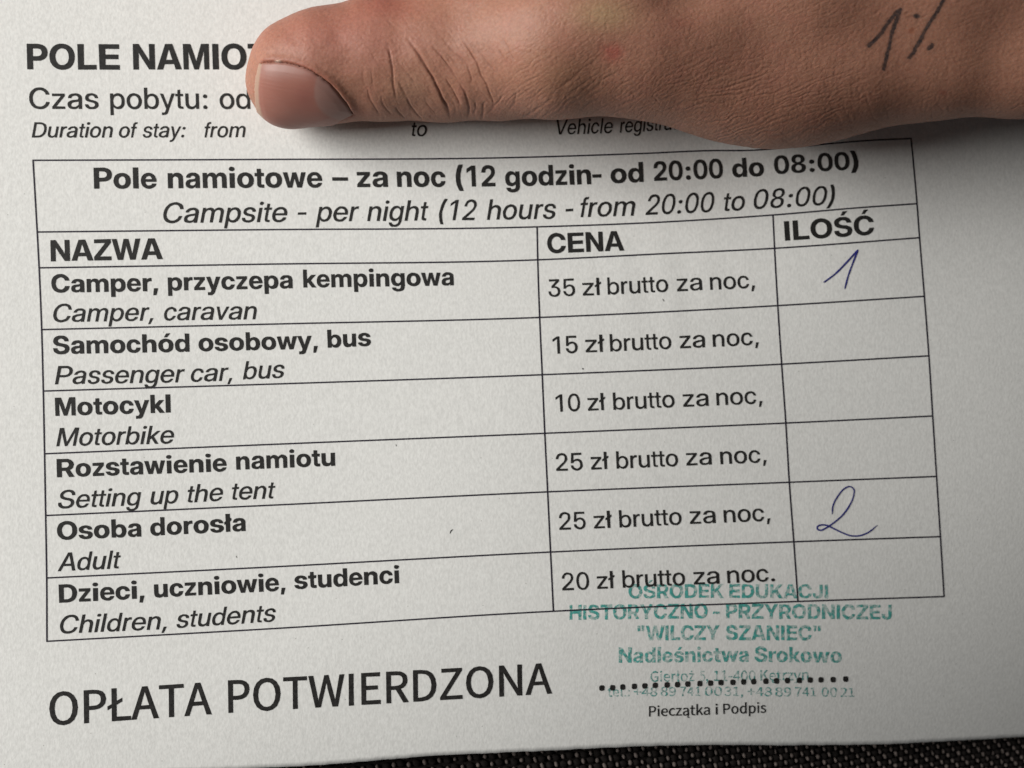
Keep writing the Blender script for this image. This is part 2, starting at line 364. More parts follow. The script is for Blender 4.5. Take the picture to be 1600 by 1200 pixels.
        114: (333, [[58,0,58,519,153,519,153,435,155,435,166,461,181,483,199,501,221,515,248,523,278,525,299,524,315,523,315,427,307,429,294,430,279,432,261,432,234,429,209,419,188,402,172,378,164,358,159,335,157,308,157,0]]),
        115: (500, [[254,-12,216,-10,179,-4,146,7,116,22,90,41,68,64,51,91,40,122,35,158,137,158,143,131,154,110,171,92,193,79,220,72,252,69,284,71,310,78,332,90,349,104,358,122,362,141,359,158,352,172,341,184,316,198,285,208,198,227,152,240,115,258,85,281,64,308,51,339,47,375,50,405,58,431,72,456,91,477,114,496,142,510,174,521,209,528,248,530,286,528,321,521,353,509,381,494,406,474,426,451,441,424,450,394,454,361,355,361,351,385,341,406,325,424,304,438,279,446,249,449,221,447,197,440,177,428,162,413,153,396,150,377,153,360,159,346,171,334,195,320,227,309,316,290,363,277,401,259,430,238,450,212,462,182,466,147,463,115,454,87,439,62,418,40,393,22,363,7,330,-4,294,-10]]),
        116: (278, [[258,507,258,425,7,425,7,507], [84,646,169,646,169,133,172,109,179,94,188,87,200,84,216,82,237,82,258,82,258,0,246,0,232,0,204,0,167,3,136,13,113,30,97,53,87,83,84,120]]),
        117: (556, [[244,-10,210,-8,179,0,150,13,123,31,101,54,83,82,69,115,61,153,58,196,58,519,159,519,159,208,162,169,172,138,189,113,211,95,239,85,272,81,306,85,336,95,361,114,381,140,390,163,395,189,397,220,397,519,498,519,498,0,399,0,399,129,423,129,404,86,381,51,353,24,321,5,285,-6]]),
        118: (500, [[199,0,11,519,115,519,213,233,239,153,263,73,240,73,264,153,290,233,387,519,489,519,301,0]]),
        121: (500, [[62,-205,62,-119,115,-119,129,-118,142,-113,152,-105,162,-94,171,-78,179,-59,202,4,11,519,115,519,214,233,240,153,265,73,238,73,263,153,289,233,387,519,489,519,265,-91,249,-126,231,-154,209,-176,183,-192,155,-202,123,-205,92,-205]]),
        122: (500, [[47,0,47,74,326,430,326,432,47,432,47,519,451,519,451,441,175,88,175,87,453,87,453,0]]),
        322: (222, [[58,0,164,0,164,716,58,716], [228,471,228,556,-6,407,-6,322]]),
    },
    'B': {
        40: (333, [[69,284,73,370,84,456,101,541,124,621,142,670,161,714,183,753,329,753,300,682,275,606,253,527,237,445,227,364,223,284,226,216,235,148,250,80,271,10,297,-63,329,-141,183,-141,149,-78,121,-10,98,60,82,133,73,208]]),
        41: (333, [[4,-141,36,-63,62,10,83,80,98,148,107,216,110,284,106,364,96,445,80,527,59,606,33,682,4,753,150,753,172,714,191,670,209,621,232,541,249,456,260,370,264,284,260,208,251,133,235,60,212,-10,184,-78,150,-141]]),
        44: (278, [[41,-152,76,119,222,119,147,-152]]),
        45: (333, [[333,340,333,221,0,221,0,340]]),
        48: (556, [[278,-12,227,-7,182,8,142,33,108,68,80,110,57,161,41,220,32,285,29,358,32,430,41,496,57,555,80,606,108,648,142,683,182,708,227,723,278,728,329,723,374,708,414,683,448,648,476,606,499,555,515,496,524,430,527,358,524,285,515,220,499,161,476,110,448,67,414,33,374,8,329,-7], [278,113,303,116,325,126,345,142,361,165,374,193,385,227,392,266,397,309,398,358,397,406,392,450,385,489,374,523,361,551,345,574,325,590,303,600,278,603,253,600,231,590,211,574,195,551,182,523,171,489,164,450,159,406,158,358,159,309,164,266,171,227,182,193,195,165,211,142,231,126,253,116]]),
        49: (556, [[403,716,403,0,264,0,264,574,263,574,109,468,109,604,272,716]]),
        50: (556, [[52,0,52,114,283,337,308,362,331,387,350,411,365,436,374,464,377,496,374,526,365,552,351,574,331,590,308,600,280,603,250,599,224,587,204,567,188,541,178,507,175,468,49,468,52,518,62,564,77,605,99,641,125,671,157,696,194,713,235,724,280,728,322,725,361,715,396,700,428,679,454,653,476,622,492,587,502,547,505,504,501,455,488,412,468,371,440,332,406,293,366,251,238,126,238,125,507,125,507,0]]),
        56: (556, [[278,-12,232,-9,189,0,151,14,118,33,89,57,66,86,50,118,39,154,36,193,38,224,45,253,55,279,70,303,88,324,109,341,134,356,161,366,190,372,190,372,152,382,120,400,93,425,73,456,61,492,57,533,60,570,69,603,85,634,106,661,132,684,163,703,198,717,236,725,278,728,320,725,359,717,394,703,424,685,450,662,471,635,487,604,496,570,499,533,495,492,483,456,463,425,436,400,404,383,366,372,366,372,395,366,422,356,447,341,468,324,486,303,501,279,511,253,518,224,520,193,517,154,506,118,489,86,466,57,438,33,405,14,366,0,324,-9], [278,100,307,104,332,113,353,129,369,150,379,175,382,204,379,233,369,259,353,280,332,296,307,307,278,310,249,307,224,296,203,280,187,259,177,233,174,204,177,175,187,150,203,129,223,113,249,104], [278,425,303,428,325,436,343,450,357,469,365,492,368,519,365,546,357,568,343,587,325,601,303,610,278,613,252,610,230,601,212,587,199,568,190,546,188,519,190,492,199,469,212,451,230,436,252,428]]),
        58: (333, [[167,-9,145,-6,125,2,107,16,93,34,84,54,81,76,84,98,93,118,107,136,125,150,145,158,167,161,190,158,210,150,228,136,242,118,251,98,253,76,251,54,242,34,228,16,210,2,190,-6], [167,321,145,324,125,332,107,346,93,364,84,384,81,406,84,428,93,448,107,466,125,480,145,488,167,491,190,488,210,480,228,466,242,448,251,428,253,406,251,384,242,364,228,346,210,332,190,324]]),
        65: (722, [[4,0,257,716,464,716,718,0,541,0,432,337,410,410,388,484,364,564,340,653,383,653,358,564,334,484,288,337,176,0], [169,150,169,274,553,274,553,150]]),
        67: (722, [[373,-12,310,-7,251,8,196,33,148,67,107,109,74,160,49,219,34,285,29,358,34,431,49,497,73,556,107,607,148,649,196,683,251,708,310,723,373,728,436,723,493,709,545,686,590,655,617,630,640,602,659,570,675,536,687,500,695,461,535,461,527,490,515,515,499,538,480,556,458,571,433,581,406,588,376,590,338,587,304,577,274,562,249,540,227,513,210,481,198,444,190,403,188,358,190,312,198,271,210,235,227,203,248,176,274,154,304,139,338,129,376,126,406,128,433,135,458,145,480,160,499,178,515,200,527,226,535,254,695,254,687,215,675,179,659,145,640,114,617,86,590,61,544,30,493,7,436,-7]]),
        68: (722, [[322,0,127,0,127,131,313,131,359,134,399,143,434,157,463,177,486,203,505,234,517,270,525,312,528,358,525,405,517,446,504,482,486,513,463,539,434,559,399,573,359,582,313,585,123,585,123,716,324,716,396,711,461,697,519,672,570,639,613,598,647,548,672,492,687,428,692,358,687,288,672,225,647,168,613,119,571,77,520,44,461,19,395,5], [217,716,217,0,53,0,53,716]]),
        69: (667, [[56,0,56,716,633,716,633,582,230,582,230,426,602,426,602,296,230,296,230,134,633,134,633,0]]),
        73: (278, [[53,0,225,0,225,716,53,716]]),
        76: (611, [[57,0,57,716,230,716,230,134,588,134,588,0]]),
        77: (833, [[48,0,48,716,264,716,367,401,375,374,384,343,393,308,403,271,413,234,422,199,430,168,436,142,399,142,405,168,413,199,422,234,432,271,441,308,451,343,460,374,467,401,568,716,785,716,785,0,640,0,640,330,641,356,641,388,642,423,643,461,645,540,646,579,646,616,664,616,642,537,621,457,610,419,601,385,592,355,585,330,477,0,357,0,248,330,240,355,231,385,221,419,211,457,188,537,166,616,187,616,187,579,188,540,190,461,191,423,192,388,193,356,193,330,193,0]]),
        78: (722, [[51,0,51,716,217,716,439,364,451,344,467,318,484,288,502,256,520,224,537,193,519,152,517,188,515,229,514,272,513,313,513,350,513,377,513,716,671,716,671,0,505,0,302,320,287,344,269,375,248,411,224,452,200,496,174,542,202,558,205,507,207,459,208,415,209,376,209,345,209,320,209,0]]),
        79: (778, [[389,-12,323,-7,262,8,206,33,155,67,112,110,77,160,51,219,35,285,30,358,35,431,51,497,77,556,112,607,155,649,206,683,262,708,323,723,389,728,455,723,516,708,572,683,623,649,665,607,701,556,727,497,743,431,748,358,743,285,727,219,701,160,665,109,623,67,572,33,516,8,455,-7], [389,126,425,129,459,138,489,153,516,174,539,200,557,232,570,269,578,311,581,358,578,404,570,446,557,484,539,515,516,542,489,563,459,578,425,587,389,590,353,587,319,578,289,563,262,542,240,515,221,484,208,446,200,404,197,358,200,311,208,269,221,232,240,200,262,174,289,153,319,138,353,129]]),
        80: (667, [[54,0,54,716,360,716,416,713,466,703,511,687,550,665,582,638,609,605,628,567,639,525,643,479,639,432,628,390,608,353,582,320,549,292,510,270,464,254,414,244,359,241,148,241,148,372,349,372,387,375,419,385,444,401,464,422,475,448,479,479,475,509,464,535,444,556,419,572,387,582,349,585,222,585,222,0]]),
        82: (722, [[57,0,57,716,383,716,441,713,494,703,541,687,582,665,616,638,644,605,664,567,676,525,680,479,676,433,663,392,642,355,613,323,578,296,535,274,486,258,432,249,372,246,163,246,163,371,371,371,411,374,444,384,471,400,491,422,504,448,508,479,504,509,491,536,471,557,444,573,411,583,371,586,233,586,233,0], [511,0,329,324,513,324,699,0]]),
        83: (667, [[336,-12,276,-8,221,1,173,18,132,40,97,68,70,102,50,141,38,186,34,235,189,235,194,201,208,171,230,148,259,130,296,119,338,116,376,119,409,127,436,140,456,157,469,178,473,203,470,224,460,242,442,257,417,270,384,282,343,292,266,308,199,326,145,350,103,381,73,417,55,460,49,508,53,550,64,588,84,623,111,654,144,679,184,700,228,715,278,725,332,728,387,724,436,715,481,700,520,678,552,652,578,620,598,583,610,541,615,495,465,495,459,525,446,551,426,572,400,588,369,597,333,600,299,597,270,589,245,576,226,559,214,539,210,516,213,496,223,479,239,465,263,452,295,441,334,431,403,417,459,404,506,387,546,367,578,344,602,317,619,287,629,252,633,214,629,169,617,129,597,93,570,62,536,36,495,16,448,1,395,-9]]),
        84: (611, [[20,582,20,716,591,716,591,582,382,582,382,0,230,0,230,582]]),
        87: (944, [[187,0,4,716,164,716,240,373,258,282,275,191,291,99,260,99,278,191,296,282,316,373,396,716,548,716,628,373,648,282,666,191,684,99,652,99,668,191,685,282,704,373,780,716,940,716,757,0,590,0,496,381,486,425,476,476,465,532,451,597,492,597,479,532,468,476,458,425,447,381,354,0]]),
        90: (611, [[25,0,25,120,325,497,383,566,444,635,461,582,372,582,282,582,35,582,35,716,583,716,583,596,288,223,229,152,168,81,150,134,239,134,329,134,586,134,586,0]]),
        97: (556, [[207,-9,158,-4,115,8,91,22,70,39,53,60,40,85,32,113,30,146,32,173,37,198,46,219,65,246,90,267,119,282,154,294,191,302,230,307,272,312,305,316,328,322,344,329,353,339,357,354,357,357,354,374,347,388,335,400,320,410,300,415,277,417,253,415,232,409,215,400,202,387,194,371,189,353,47,353,52,388,63,419,79,447,101,472,127,492,159,508,195,520,236,527,282,530,332,527,377,518,416,503,448,482,474,457,492,426,503,391,507,351,507,0,358,0,358,73,356,73,341,49,322,29,300,12,273,1,242,-6], [250,95,280,98,307,107,328,122,344,140,354,163,358,189,358,239,341,233,319,227,291,221,259,216,236,211,216,205,199,195,186,184,177,169,175,151,177,135,184,121,195,110,210,102,229,97]]),
        98: (611, [[357,-11,324,-8,293,-1,265,11,241,29,220,51,203,78,203,78,203,0,50,0,50,716,205,716,205,438,205,438,224,463,245,483,269,498,296,509,326,516,358,518,401,515,440,503,476,485,507,460,533,429,555,392,571,350,580,304,583,254,580,203,571,157,555,115,534,78,508,47,476,22,441,4,401,-7], [316,110,348,115,375,127,397,148,413,177,424,212,427,254,424,296,413,332,397,360,375,381,348,394,316,398,283,393,254,380,230,359,213,330,201,295,198,254,201,214,213,178,230,150,254,128,283,115]]),
        99: (556, [[287,-12,237,-8,192,3,151,22,115,48,84,80,60,118,42,160,31,208,27,259,31,310,42,358,60,401,84,438,115,470,151,496,192,515,237,527,287,530,336,527,382,515,422,497,457,472,486,441,509,406,524,365,531,321,385,321,381,340,375,356,366,371,355,384,342,394,326,401,309,406,289,408,257,403,230,389,209,368,193,338,183,302,180,259,183,217,193,180,209,151,231,129,257,116,289,111,309,113,326,117,341,125,354,135,365,147,374,162,380,180,384,199,531,199,525,155,510,114,488,79,459,48,424,23,383,4,337,-8]]),
        100: (611, [[254,-11,210,-7,171,4,135,22,103,47,77,78,56,115,40,157,31,203,28,254,31,304,40,350,56,392,78,429,104,460,136,485,171,503,210,515,253,518,286,516,315,509,342,498,366,483,388,463,406,438,406,438,406,716,561,716,561,0,408,0,408,78,408,78,391,51,370,29,346,11,318,-1,287,-8], [295,110,329,115,357,128,381,150,398,178,410,214,413,254,410,295,398,330,381,359,357,380,329,393,295,398,264,394,236,381,214,360,198,332,187,296,184,254,187,212,198,177,214,148,236,127,264,115]]),
        101: (556, [[283,-12,234,-8,189,4,148,23,113,49,83,81,59,119,41,162,30,208,27,259,30,310,41,357,59,400,83,437,113,469,148,496,188,515,231,527,279,530,315,528,349,522,381,511,424,487,461,456,491,416,513,371,526,319,531,262,531,221,78,221,78,316,460,316,392,295,388,330,378,359,362,383,341,401,314,412,282,415,251,412,224,401,202,383,186,359,176,330,173,295,173,228,176,192,186,161,203,136,226,117,254,105,288,101,313,103,335,109,354,119,370,131,382,146,390,164,527,164,518,131,503,100,483,73,458,48,430,28,397,11,362,-2,324,-9]]),
        103: (611, [[301,-212,253,-210,210,-203,172,-191,140,-175,113,-155,91,-131,73,-104,61,-75,53,-43,202,-43,209,-60,221,-74,236,-86,254,-94,276,-99,301,-101,333,-98,359,-88,380,-73,395,-51,405,-24,408,10,408,89,407,89,390,62,370,39,345,22,318,10,287,3,254,1,210,5,171,16,135,35,103,60,77,91,56,128,40,169,31,214,28,264,31,314,40,360,56,402,78,439,104,470,136,496,171,515,210,526,253,530,286,527,316,520,343,508,368,492,389,471,407,445,408,445,408,519,561,519,561,23,557,-29,546,-74,528,-112,504,-143,474,-169,437,-188,396,-201,351,-209], [295,123,329,127,357,140,381,162,398,190,410,225,413,266,410,307,398,342,381,370,357,391,329,405,295,409,264,405,236,392,214,372,198,343,187,308,184,266,187,224,198,189,214,160,236,140,264,127]]),
        104: (611, [[209,280,209,0,51,0,51,716,209,716,209,374,181,374,200,416,224,451,253,480,287,501,328,514,374,518,410,516,443,508,473,495,499,477,520,454,537,427,550,395,557,359,560,318,560,0,402,0,402,289,400,319,391,344,378,364,359,378,336,387,308,389,280,386,256,378,236,363,221,342,212,314]]),
        105: (278, [[55,0,55,507,223,507,223,0], [139,566,113,569,90,576,71,588,56,605,47,623,44,645,47,666,56,685,71,701,90,713,113,720,138,723,164,720,187,713,207,701,222,685,231,666,234,644,231,623,222,605,207,588,187,576,164,569]]),
        107: (556, [[187,141,187,318,203,318,376,507,553,507,322,250,285,250], [49,0,49,716,202,716,202,0], [386,0,230,217,330,322,563,0]]),
        108: (278, [[53,0,225,0,225,716,53,716]]),
        109: (889, [[49,0,49,519,196,519,196,400,188,400,204,440,226,473,252,498,283,516,317,526,353,530,390,526,424,514,455,495,480,470,498,438,508,400,493,400,506,438,527,470,555,495,588,514,626,526,666,530,698,527,728,520,755,508,780,491,800,470,817,445,830,415,837,381,840,344,840,0,687,0,687,314,685,341,677,364,663,381,646,394,626,401,604,404,579,401,558,392,541,378,528,359,520,336,518,310,518,0,371,0,371,317,369,342,361,363,349,380,332,393,312,401,289,404,266,401,245,392,227,378,213,359,204,334,202,305,202,0]]),
        110: (611, [[209,286,209,0,51,0,51,519,206,519,206,382,181,382,200,425,224,461,253,490,287,512,328,525,374,530,410,527,443,519,473,506,499,487,520,464,537,436,550,403,557,366,560,325,560,0,402,0,402,296,400,326,391,352,378,372,359,386,336,395,308,398,280,395,256,386,236,371,221,349,212,321]]),
        111: (611, [[306,-12,253,-8,205,3,161,22,122,47,90,79,63,117,44,159,32,207,29,259,32,311,44,359,63,402,90,439,122,471,161,496,205,515,253,527,306,530,358,527,407,515,451,496,489,471,521,439,548,402,567,359,579,311,582,259,579,207,567,159,548,117,521,79,489,47,451,22,407,3,358,-8], [306,112,338,116,366,129,390,150,407,180,418,216,422,259,418,302,407,339,390,368,366,389,338,403,306,407,273,403,245,389,222,368,204,339,193,302,189,259,193,216,204,179,221,150,245,129,273,116]]),
        112: (611, [[50,-205,50,519,203,519,203,449,205,449,222,474,243,494,268,510,295,521,326,527,358,530,401,526,440,514,476,495,507,470,533,438,555,400,571,358,580,311,583,260,580,208,571,160,555,118,534,80,508,48,476,23,441,4,401,-7,357,-11,324,-9,294,-1,267,11,243,29,223,51,206,77,205,77,205,-205], [316,113,348,117,375,130,397,152,413,181,424,217,427,260,424,303,413,339,397,368,375,389,348,402,316,407,283,402,254,388,230,367,213,337,201,302,198,260,201,218,213,182,230,153,254,131,283,117]]),
        114: (389, [[51,0,51,519,201,519,201,429,203,429,214,458,229,482,248,499,271,512,299,519,331,522,356,521,376,521,376,392,365,392,349,393,311,394,283,390,257,380,236,363,220,340,210,311,206,276,206,0]]),
        115: (556, [[283,-13,237,-10,194,-3,155,8,120,24,90,45,65,69,46,97,33,129,26,164,185,164,190,144,200,127,214,114,232,104,254,97,281,95,306,97,327,102,344,110,357,120,364,132,367,146,362,164,349,178,327,188,298,195,201,213,153,225,112,243,80,266,57,294,43,326,39,364,42,396,52,425,67,451,89,474,116,494,149,509,186,520,228,527,274,530,321,527,363,520,401,508,434,492,462,471,485,447,501,419,512,388,516,353,368,353,365,372,356,388,343,402,325,413,303,420,279,422,256,420,236,415,220,407,204,391,199,371,203,354,216,340,236,329,263,322,368,303,419,291,460,274,491,253,512,228,526,197,530,161,526,128,516,97,499,70,475,46,446,25,412,9,373,-3,330,-10]]),
        116: (333, [[314,507,314,390,8,390,8,507], [86,646,221,646,221,162,223,140,230,127,243,119,264,117,276,117,291,117,304,117,314,117,314,0,300,0,281,0,237,0,189,4,151,15,123,33,102,60,90,94,86,138]]),
        117: (611, [[237,-11,201,-8,168,0,138,13,112,31,91,55,74,83,61,115,54,152,51,193,51,519,209,519,209,223,211,192,220,167,233,147,252,132,275,124,303,121,331,124,355,133,375,148,390,169,399,198,402,233,402,519,560,519,560,0,405,0,405,136,430,136,411,94,387,58,358,28,324,6,284,-7]]),
        119: (778, [[154,0,4,519,154,519,196,344,209,287,222,228,246,109,227,109,253,228,267,287,281,344,325,519,453,519,497,344,511,287,524,228,551,109,532,109,556,227,568,287,580,344,621,519,774,519,624,0,477,0,421,202,406,262,391,324,376,387,402,387,387,324,372,262,357,202,301,0]]),
        121: (556, [[63,-205,63,-85,130,-85,146,-84,158,-80,168,-73,176,-63,183,-49,189,-31,201,2,4,519,163,519,245,269,274,175,300,80,257,80,283,175,312,269,395,519,552,519,328,-77,310,-118,289,-150,264,-175,235,-192,202,-202,164,-205,113,-205]]),
        122: (500, [[45,0,45,102,282,397,282,398,45,398,45,519,452,519,452,411,219,121,219,120,455,120,455,0]]),
        243: (611, [[306,-12,253,-8,205,3,161,22,122,47,90,79,63,117,44,159,32,207,29,259,32,311,44,359,63,402,90,439,122,471,161,496,205,515,253,527,306,530,358,527,407,515,451,496,489,471,521,439,548,402,567,359,579,311,582,259,579,207,567,159,548,117,521,79,489,47,451,22,407,3,358,-8], [306,112,338,116,366,129,390,150,407,180,418,216,422,259,418,302,407,339,390,368,366,389,338,403,306,407,273,403,245,389,222,368,204,339,193,302,189,259,193,216,204,179,221,150,245,129,273,116], [242,582,333,737,487,737,353,582]]),
        262: (722, [[373,-12,310,-7,251,8,196,33,148,67,107,109,74,160,49,219,34,285,29,358,34,431,49,497,73,556,107,607,148,649,196,683,251,708,310,723,373,728,436,723,493,709,545,686,590,655,617,630,640,602,659,570,675,536,687,500,695,461,535,461,527,490,515,515,499,538,480,556,458,571,433,581,406,588,376,590,338,587,304,577,274,562,249,540,227,513,210,481,198,444,190,403,188,358,190,312,198,271,210,235,227,203,248,176,274,154,304,139,338,129,376,126,406,128,433,135,458,145,480,160,499,178,515,200,527,226,535,254,695,254,687,215,675,179,659,145,640,114,617,86,590,61,544,30,493,7,436,-7], [308,778,394,930,540,930,413,778]]),
        322: (278, [[59,0,219,0,219,716,59,716], [270,447,270,560,8,394,8,280]]),
        346: (667, [[336,-12,276,-8,221,1,173,18,132,40,97,68,70,102,50,141,38,186,34,235,189,235,194,201,208,171,230,148,259,130,296,119,338,116,376,119,409,127,436,140,456,157,469,178,473,203,470,224,460,242,442,257,417,270,384,282,343,292,266,308,199,326,145,350,103,381,73,417,55,460,49,508,53,550,64,588,84,623,111,654,144,679,184,700,228,715,278,725,332,728,387,724,436,715,481,700,520,678,552,652,578,620,598,583,610,541,615,495,465,495,459,525,446,551,426,572,400,588,369,597,333,600,299,597,270,589,245,576,226,559,214,539,210,516,213,496,223,479,239,465,263,452,295,441,334,431,403,417,459,404,506,387,546,367,578,344,602,317,619,287,629,252,633,214,629,169,617,129,597,93,570,62,536,36,495,16,448,1,395,-9], [271,778,359,930,509,930,379,778]]),
        8211: (556, [[528,340,528,221,28,221,28,340]]),
    },
    'S': {
        34: (489, [[81,446,66,728,209,728,195,446], [295,446,280,728,423,728,408,446]]),
        45: (645, [[489,346,489,222,156,222,156,346]]),
        65: (728, [[3,0,255,728,472,728,725,0,540,0,435,333,390,488,366,571,342,661,387,661,362,571,338,488,291,333,183,0], [171,147,171,278,557,278,557,147]]),
        67: (727, [[375,-12,311,-7,252,8,197,33,148,68,107,111,73,162,48,222,33,289,28,363,33,438,48,506,73,565,107,617,148,660,197,694,252,719,311,734,375,739,439,734,497,720,533,705,565,687,595,665,622,639,646,610,665,578,681,543,693,506,701,466,534,466,526,495,514,520,499,542,481,561,459,575,435,586,408,592,378,594,341,591,308,582,279,566,253,545,233,518,216,486,204,450,197,409,194,363,197,318,204,277,216,241,232,209,253,183,279,161,308,146,341,136,378,133,408,135,434,142,459,152,480,167,499,185,514,207,526,232,534,261,701,261,693,221,681,183,665,149,645,117,622,88,595,63,565,41,532,22,497,8,439,-7]]),
        68: (704, [[315,0,123,0,123,139,306,139,350,141,388,150,421,164,448,184,470,209,488,240,500,276,507,318,510,364,507,410,500,452,488,488,470,518,448,544,420,563,387,578,349,586,305,589,120,589,120,728,316,728,386,723,450,708,507,683,557,649,599,607,632,557,657,499,671,435,676,364,671,293,657,229,632,171,599,121,557,78,508,45,450,20,386,5], [215,728,215,0,50,0,50,728]]),
        69: (615, [[50,0,50,728,584,728,584,586,215,586,215,435,556,435,556,298,215,298,215,141,584,141,584,0]]),
        72: (720, [[50,0,50,728,215,728,215,441,505,441,505,728,671,728,671,0,505,0,505,300,215,300,215,0]]),
        73: (260, [[47,0,213,0,213,728,47,728]]),
        74: (569, [[270,-11,216,-7,169,4,127,23,91,50,63,83,43,123,31,170,27,223,27,275,182,275,182,222,184,194,192,170,205,152,222,138,243,130,268,127,293,130,314,138,332,152,344,170,352,194,355,222,355,728,520,728,520,220,516,167,504,121,483,82,454,49,418,23,375,4,326,-7]]),
        75: (698, [[170,138,170,342,220,403,270,463,319,524,489,728,685,728,378,367,365,367], [50,0,50,728,215,728,215,539,215,348,215,269,215,0], [504,0,298,319,397,444,694,0]]),
        76: (562, [[50,0,50,728,215,728,215,141,541,141,541,0]]),
        78: (729, [[50,0,50,728,222,728,440,380,452,360,468,333,485,302,503,269,522,236,539,204,520,160,518,198,516,241,515,285,514,328,514,366,514,394,514,728,679,728,679,0,506,0,308,317,293,342,274,373,252,410,229,452,204,497,178,544,208,560,211,508,213,459,214,414,215,374,215,342,215,317,215,0]]),
        79: (747, [[374,-12,310,-7,251,8,197,33,148,68,107,111,73,162,48,222,33,289,28,363,33,438,48,505,73,565,107,617,148,660,197,694,251,719,310,734,374,739,437,734,496,719,550,694,599,660,640,617,674,565,699,505,714,438,720,363,714,289,699,222,674,162,640,110,599,67,550,33,496,8,437,-7], [374,133,408,136,439,145,468,160,493,181,514,207,530,239,543,276,550,317,553,363,550,410,543,452,530,488,514,520,493,546,468,567,439,582,408,591,374,594,339,591,308,582,280,567,255,546,234,520,217,488,204,452,197,410,194,363,197,317,204,276,217,239,234,207,255,181,280,160,308,145,339,136]]),
        80: (636, [[50,0,50,728,343,728,396,724,444,714,487,698,525,675,556,647,581,614,600,575,611,532,614,485,611,437,599,394,581,355,556,322,524,294,486,271,443,255,395,245,342,241,143,241,143,379,332,379,367,382,396,392,420,408,438,429,449,454,452,485,449,515,438,541,420,561,396,577,367,586,332,590,215,590,215,0]]),
        82: (655, [[50,0,50,728,346,728,399,724,447,714,490,698,528,675,559,647,584,614,603,575,614,532,617,485,613,438,602,396,583,358,556,325,524,298,485,276,441,259,391,250,337,247,150,247,150,378,335,378,370,381,399,391,423,407,441,428,452,454,456,485,452,515,441,541,423,562,399,578,370,588,335,591,215,591,215,0], [460,0,296,329,468,329,635,0]]),
        83: (662, [[334,-12,273,-8,219,1,171,18,130,40,96,69,69,104,49,144,37,189,33,240,192,240,197,206,210,177,231,153,260,136,294,126,335,122,372,125,403,133,429,145,448,162,461,183,465,207,461,227,451,245,435,260,410,273,378,285,337,295,262,311,196,329,143,353,101,385,71,422,53,465,47,515,51,558,63,597,83,633,110,664,143,690,182,711,227,727,276,736,330,739,384,736,434,727,478,711,516,689,549,662,575,629,594,592,606,549,611,502,458,502,452,532,439,557,420,578,395,593,366,602,331,605,299,603,270,595,246,582,228,566,217,546,213,523,216,503,226,487,241,473,265,460,295,449,334,440,400,426,456,412,503,396,542,376,574,352,598,325,615,293,625,258,628,219,624,173,613,132,593,95,566,63,532,37,492,16,445,1,392,-9]]),
        84: (641, [[21,586,21,728,620,728,620,586,403,586,403,0,238,0,238,586]]),
        85: (704, [[352,-12,294,-8,240,3,192,22,150,47,115,78,86,115,65,158,53,204,49,255,49,728,210,728,210,268,215,230,228,197,249,169,278,148,312,135,352,130,392,135,427,148,455,169,477,197,490,230,494,268,494,728,656,728,656,255,652,204,639,157,618,115,590,78,555,47,512,22,464,3,411,-8]]),
        87: (1008, [[198,0,3,728,181,728,258,389,278,294,296,199,314,105,279,105,297,199,317,294,338,389,421,728,587,728,669,389,691,294,711,199,730,105,694,105,711,199,730,294,749,389,827,728,1005,728,810,0,627,0,529,379,519,425,508,476,496,534,481,601,527,601,512,534,500,476,490,425,479,379,382,0]]),
        89: (702, [[273,0,273,265,3,728,193,728,311,513,341,456,371,399,339,399,367,456,396,513,510,728,698,728,434,265,434,0]]),
        90: (640, [[26,0,26,127,333,499,395,571,459,642,478,586,384,586,289,586,35,586,35,728,611,728,611,601,308,231,246,158,181,85,162,141,256,141,351,141,614,141,614,0]]),
        97: (562, [[206,-9,158,-5,115,8,90,21,69,38,52,59,39,84,32,112,29,144,31,172,36,196,45,218,64,244,89,265,119,281,153,293,190,301,230,306,272,310,304,314,328,320,344,328,353,338,356,352,356,355,354,371,347,384,336,396,321,404,302,410,279,411,256,410,237,404,220,395,208,383,199,368,195,350,47,350,52,385,63,417,79,445,101,469,128,489,160,505,197,517,238,524,285,527,336,524,382,515,421,500,454,480,480,454,498,423,509,388,513,348,513,0,358,0,358,73,356,73,340,48,321,28,299,12,272,0,242,-7], [253,97,282,100,307,109,328,122,344,140,354,162,358,187,358,235,341,229,319,224,292,219,261,213,239,209,220,202,203,193,191,182,182,168,180,151,182,135,189,122,200,111,215,104,232,99]]),
        99: (563, [[290,-12,240,-8,194,3,152,22,115,48,85,79,60,117,41,159,30,206,27,257,30,309,41,356,60,398,85,436,115,468,152,493,194,512,240,524,290,527,341,523,387,512,428,493,464,468,493,438,516,402,531,361,539,317,386,317,382,335,376,351,368,366,357,378,344,388,329,395,312,399,293,401,262,397,236,384,215,362,199,334,190,299,187,257,190,217,199,182,215,153,236,132,262,119,293,115,312,116,329,121,343,128,356,138,367,150,375,165,381,182,385,200,539,200,533,156,518,115,496,79,466,48,430,23,388,4,341,-8]]),
        100: (605, [[250,-11,207,-7,168,4,132,23,101,48,75,79,54,117,39,159,30,207,27,258,30,309,39,356,55,398,76,436,102,467,133,493,168,512,206,523,248,527,280,524,310,518,336,507,360,491,380,471,398,445,399,445,399,728,557,728,557,0,401,0,401,79,400,79,384,52,364,29,340,11,313,-1,282,-9], [293,116,324,121,352,134,374,155,391,183,402,218,405,258,402,299,391,333,374,361,352,382,324,396,293,400,263,396,237,383,215,363,200,335,190,300,187,258,190,217,200,182,215,154,237,133,263,121]]),
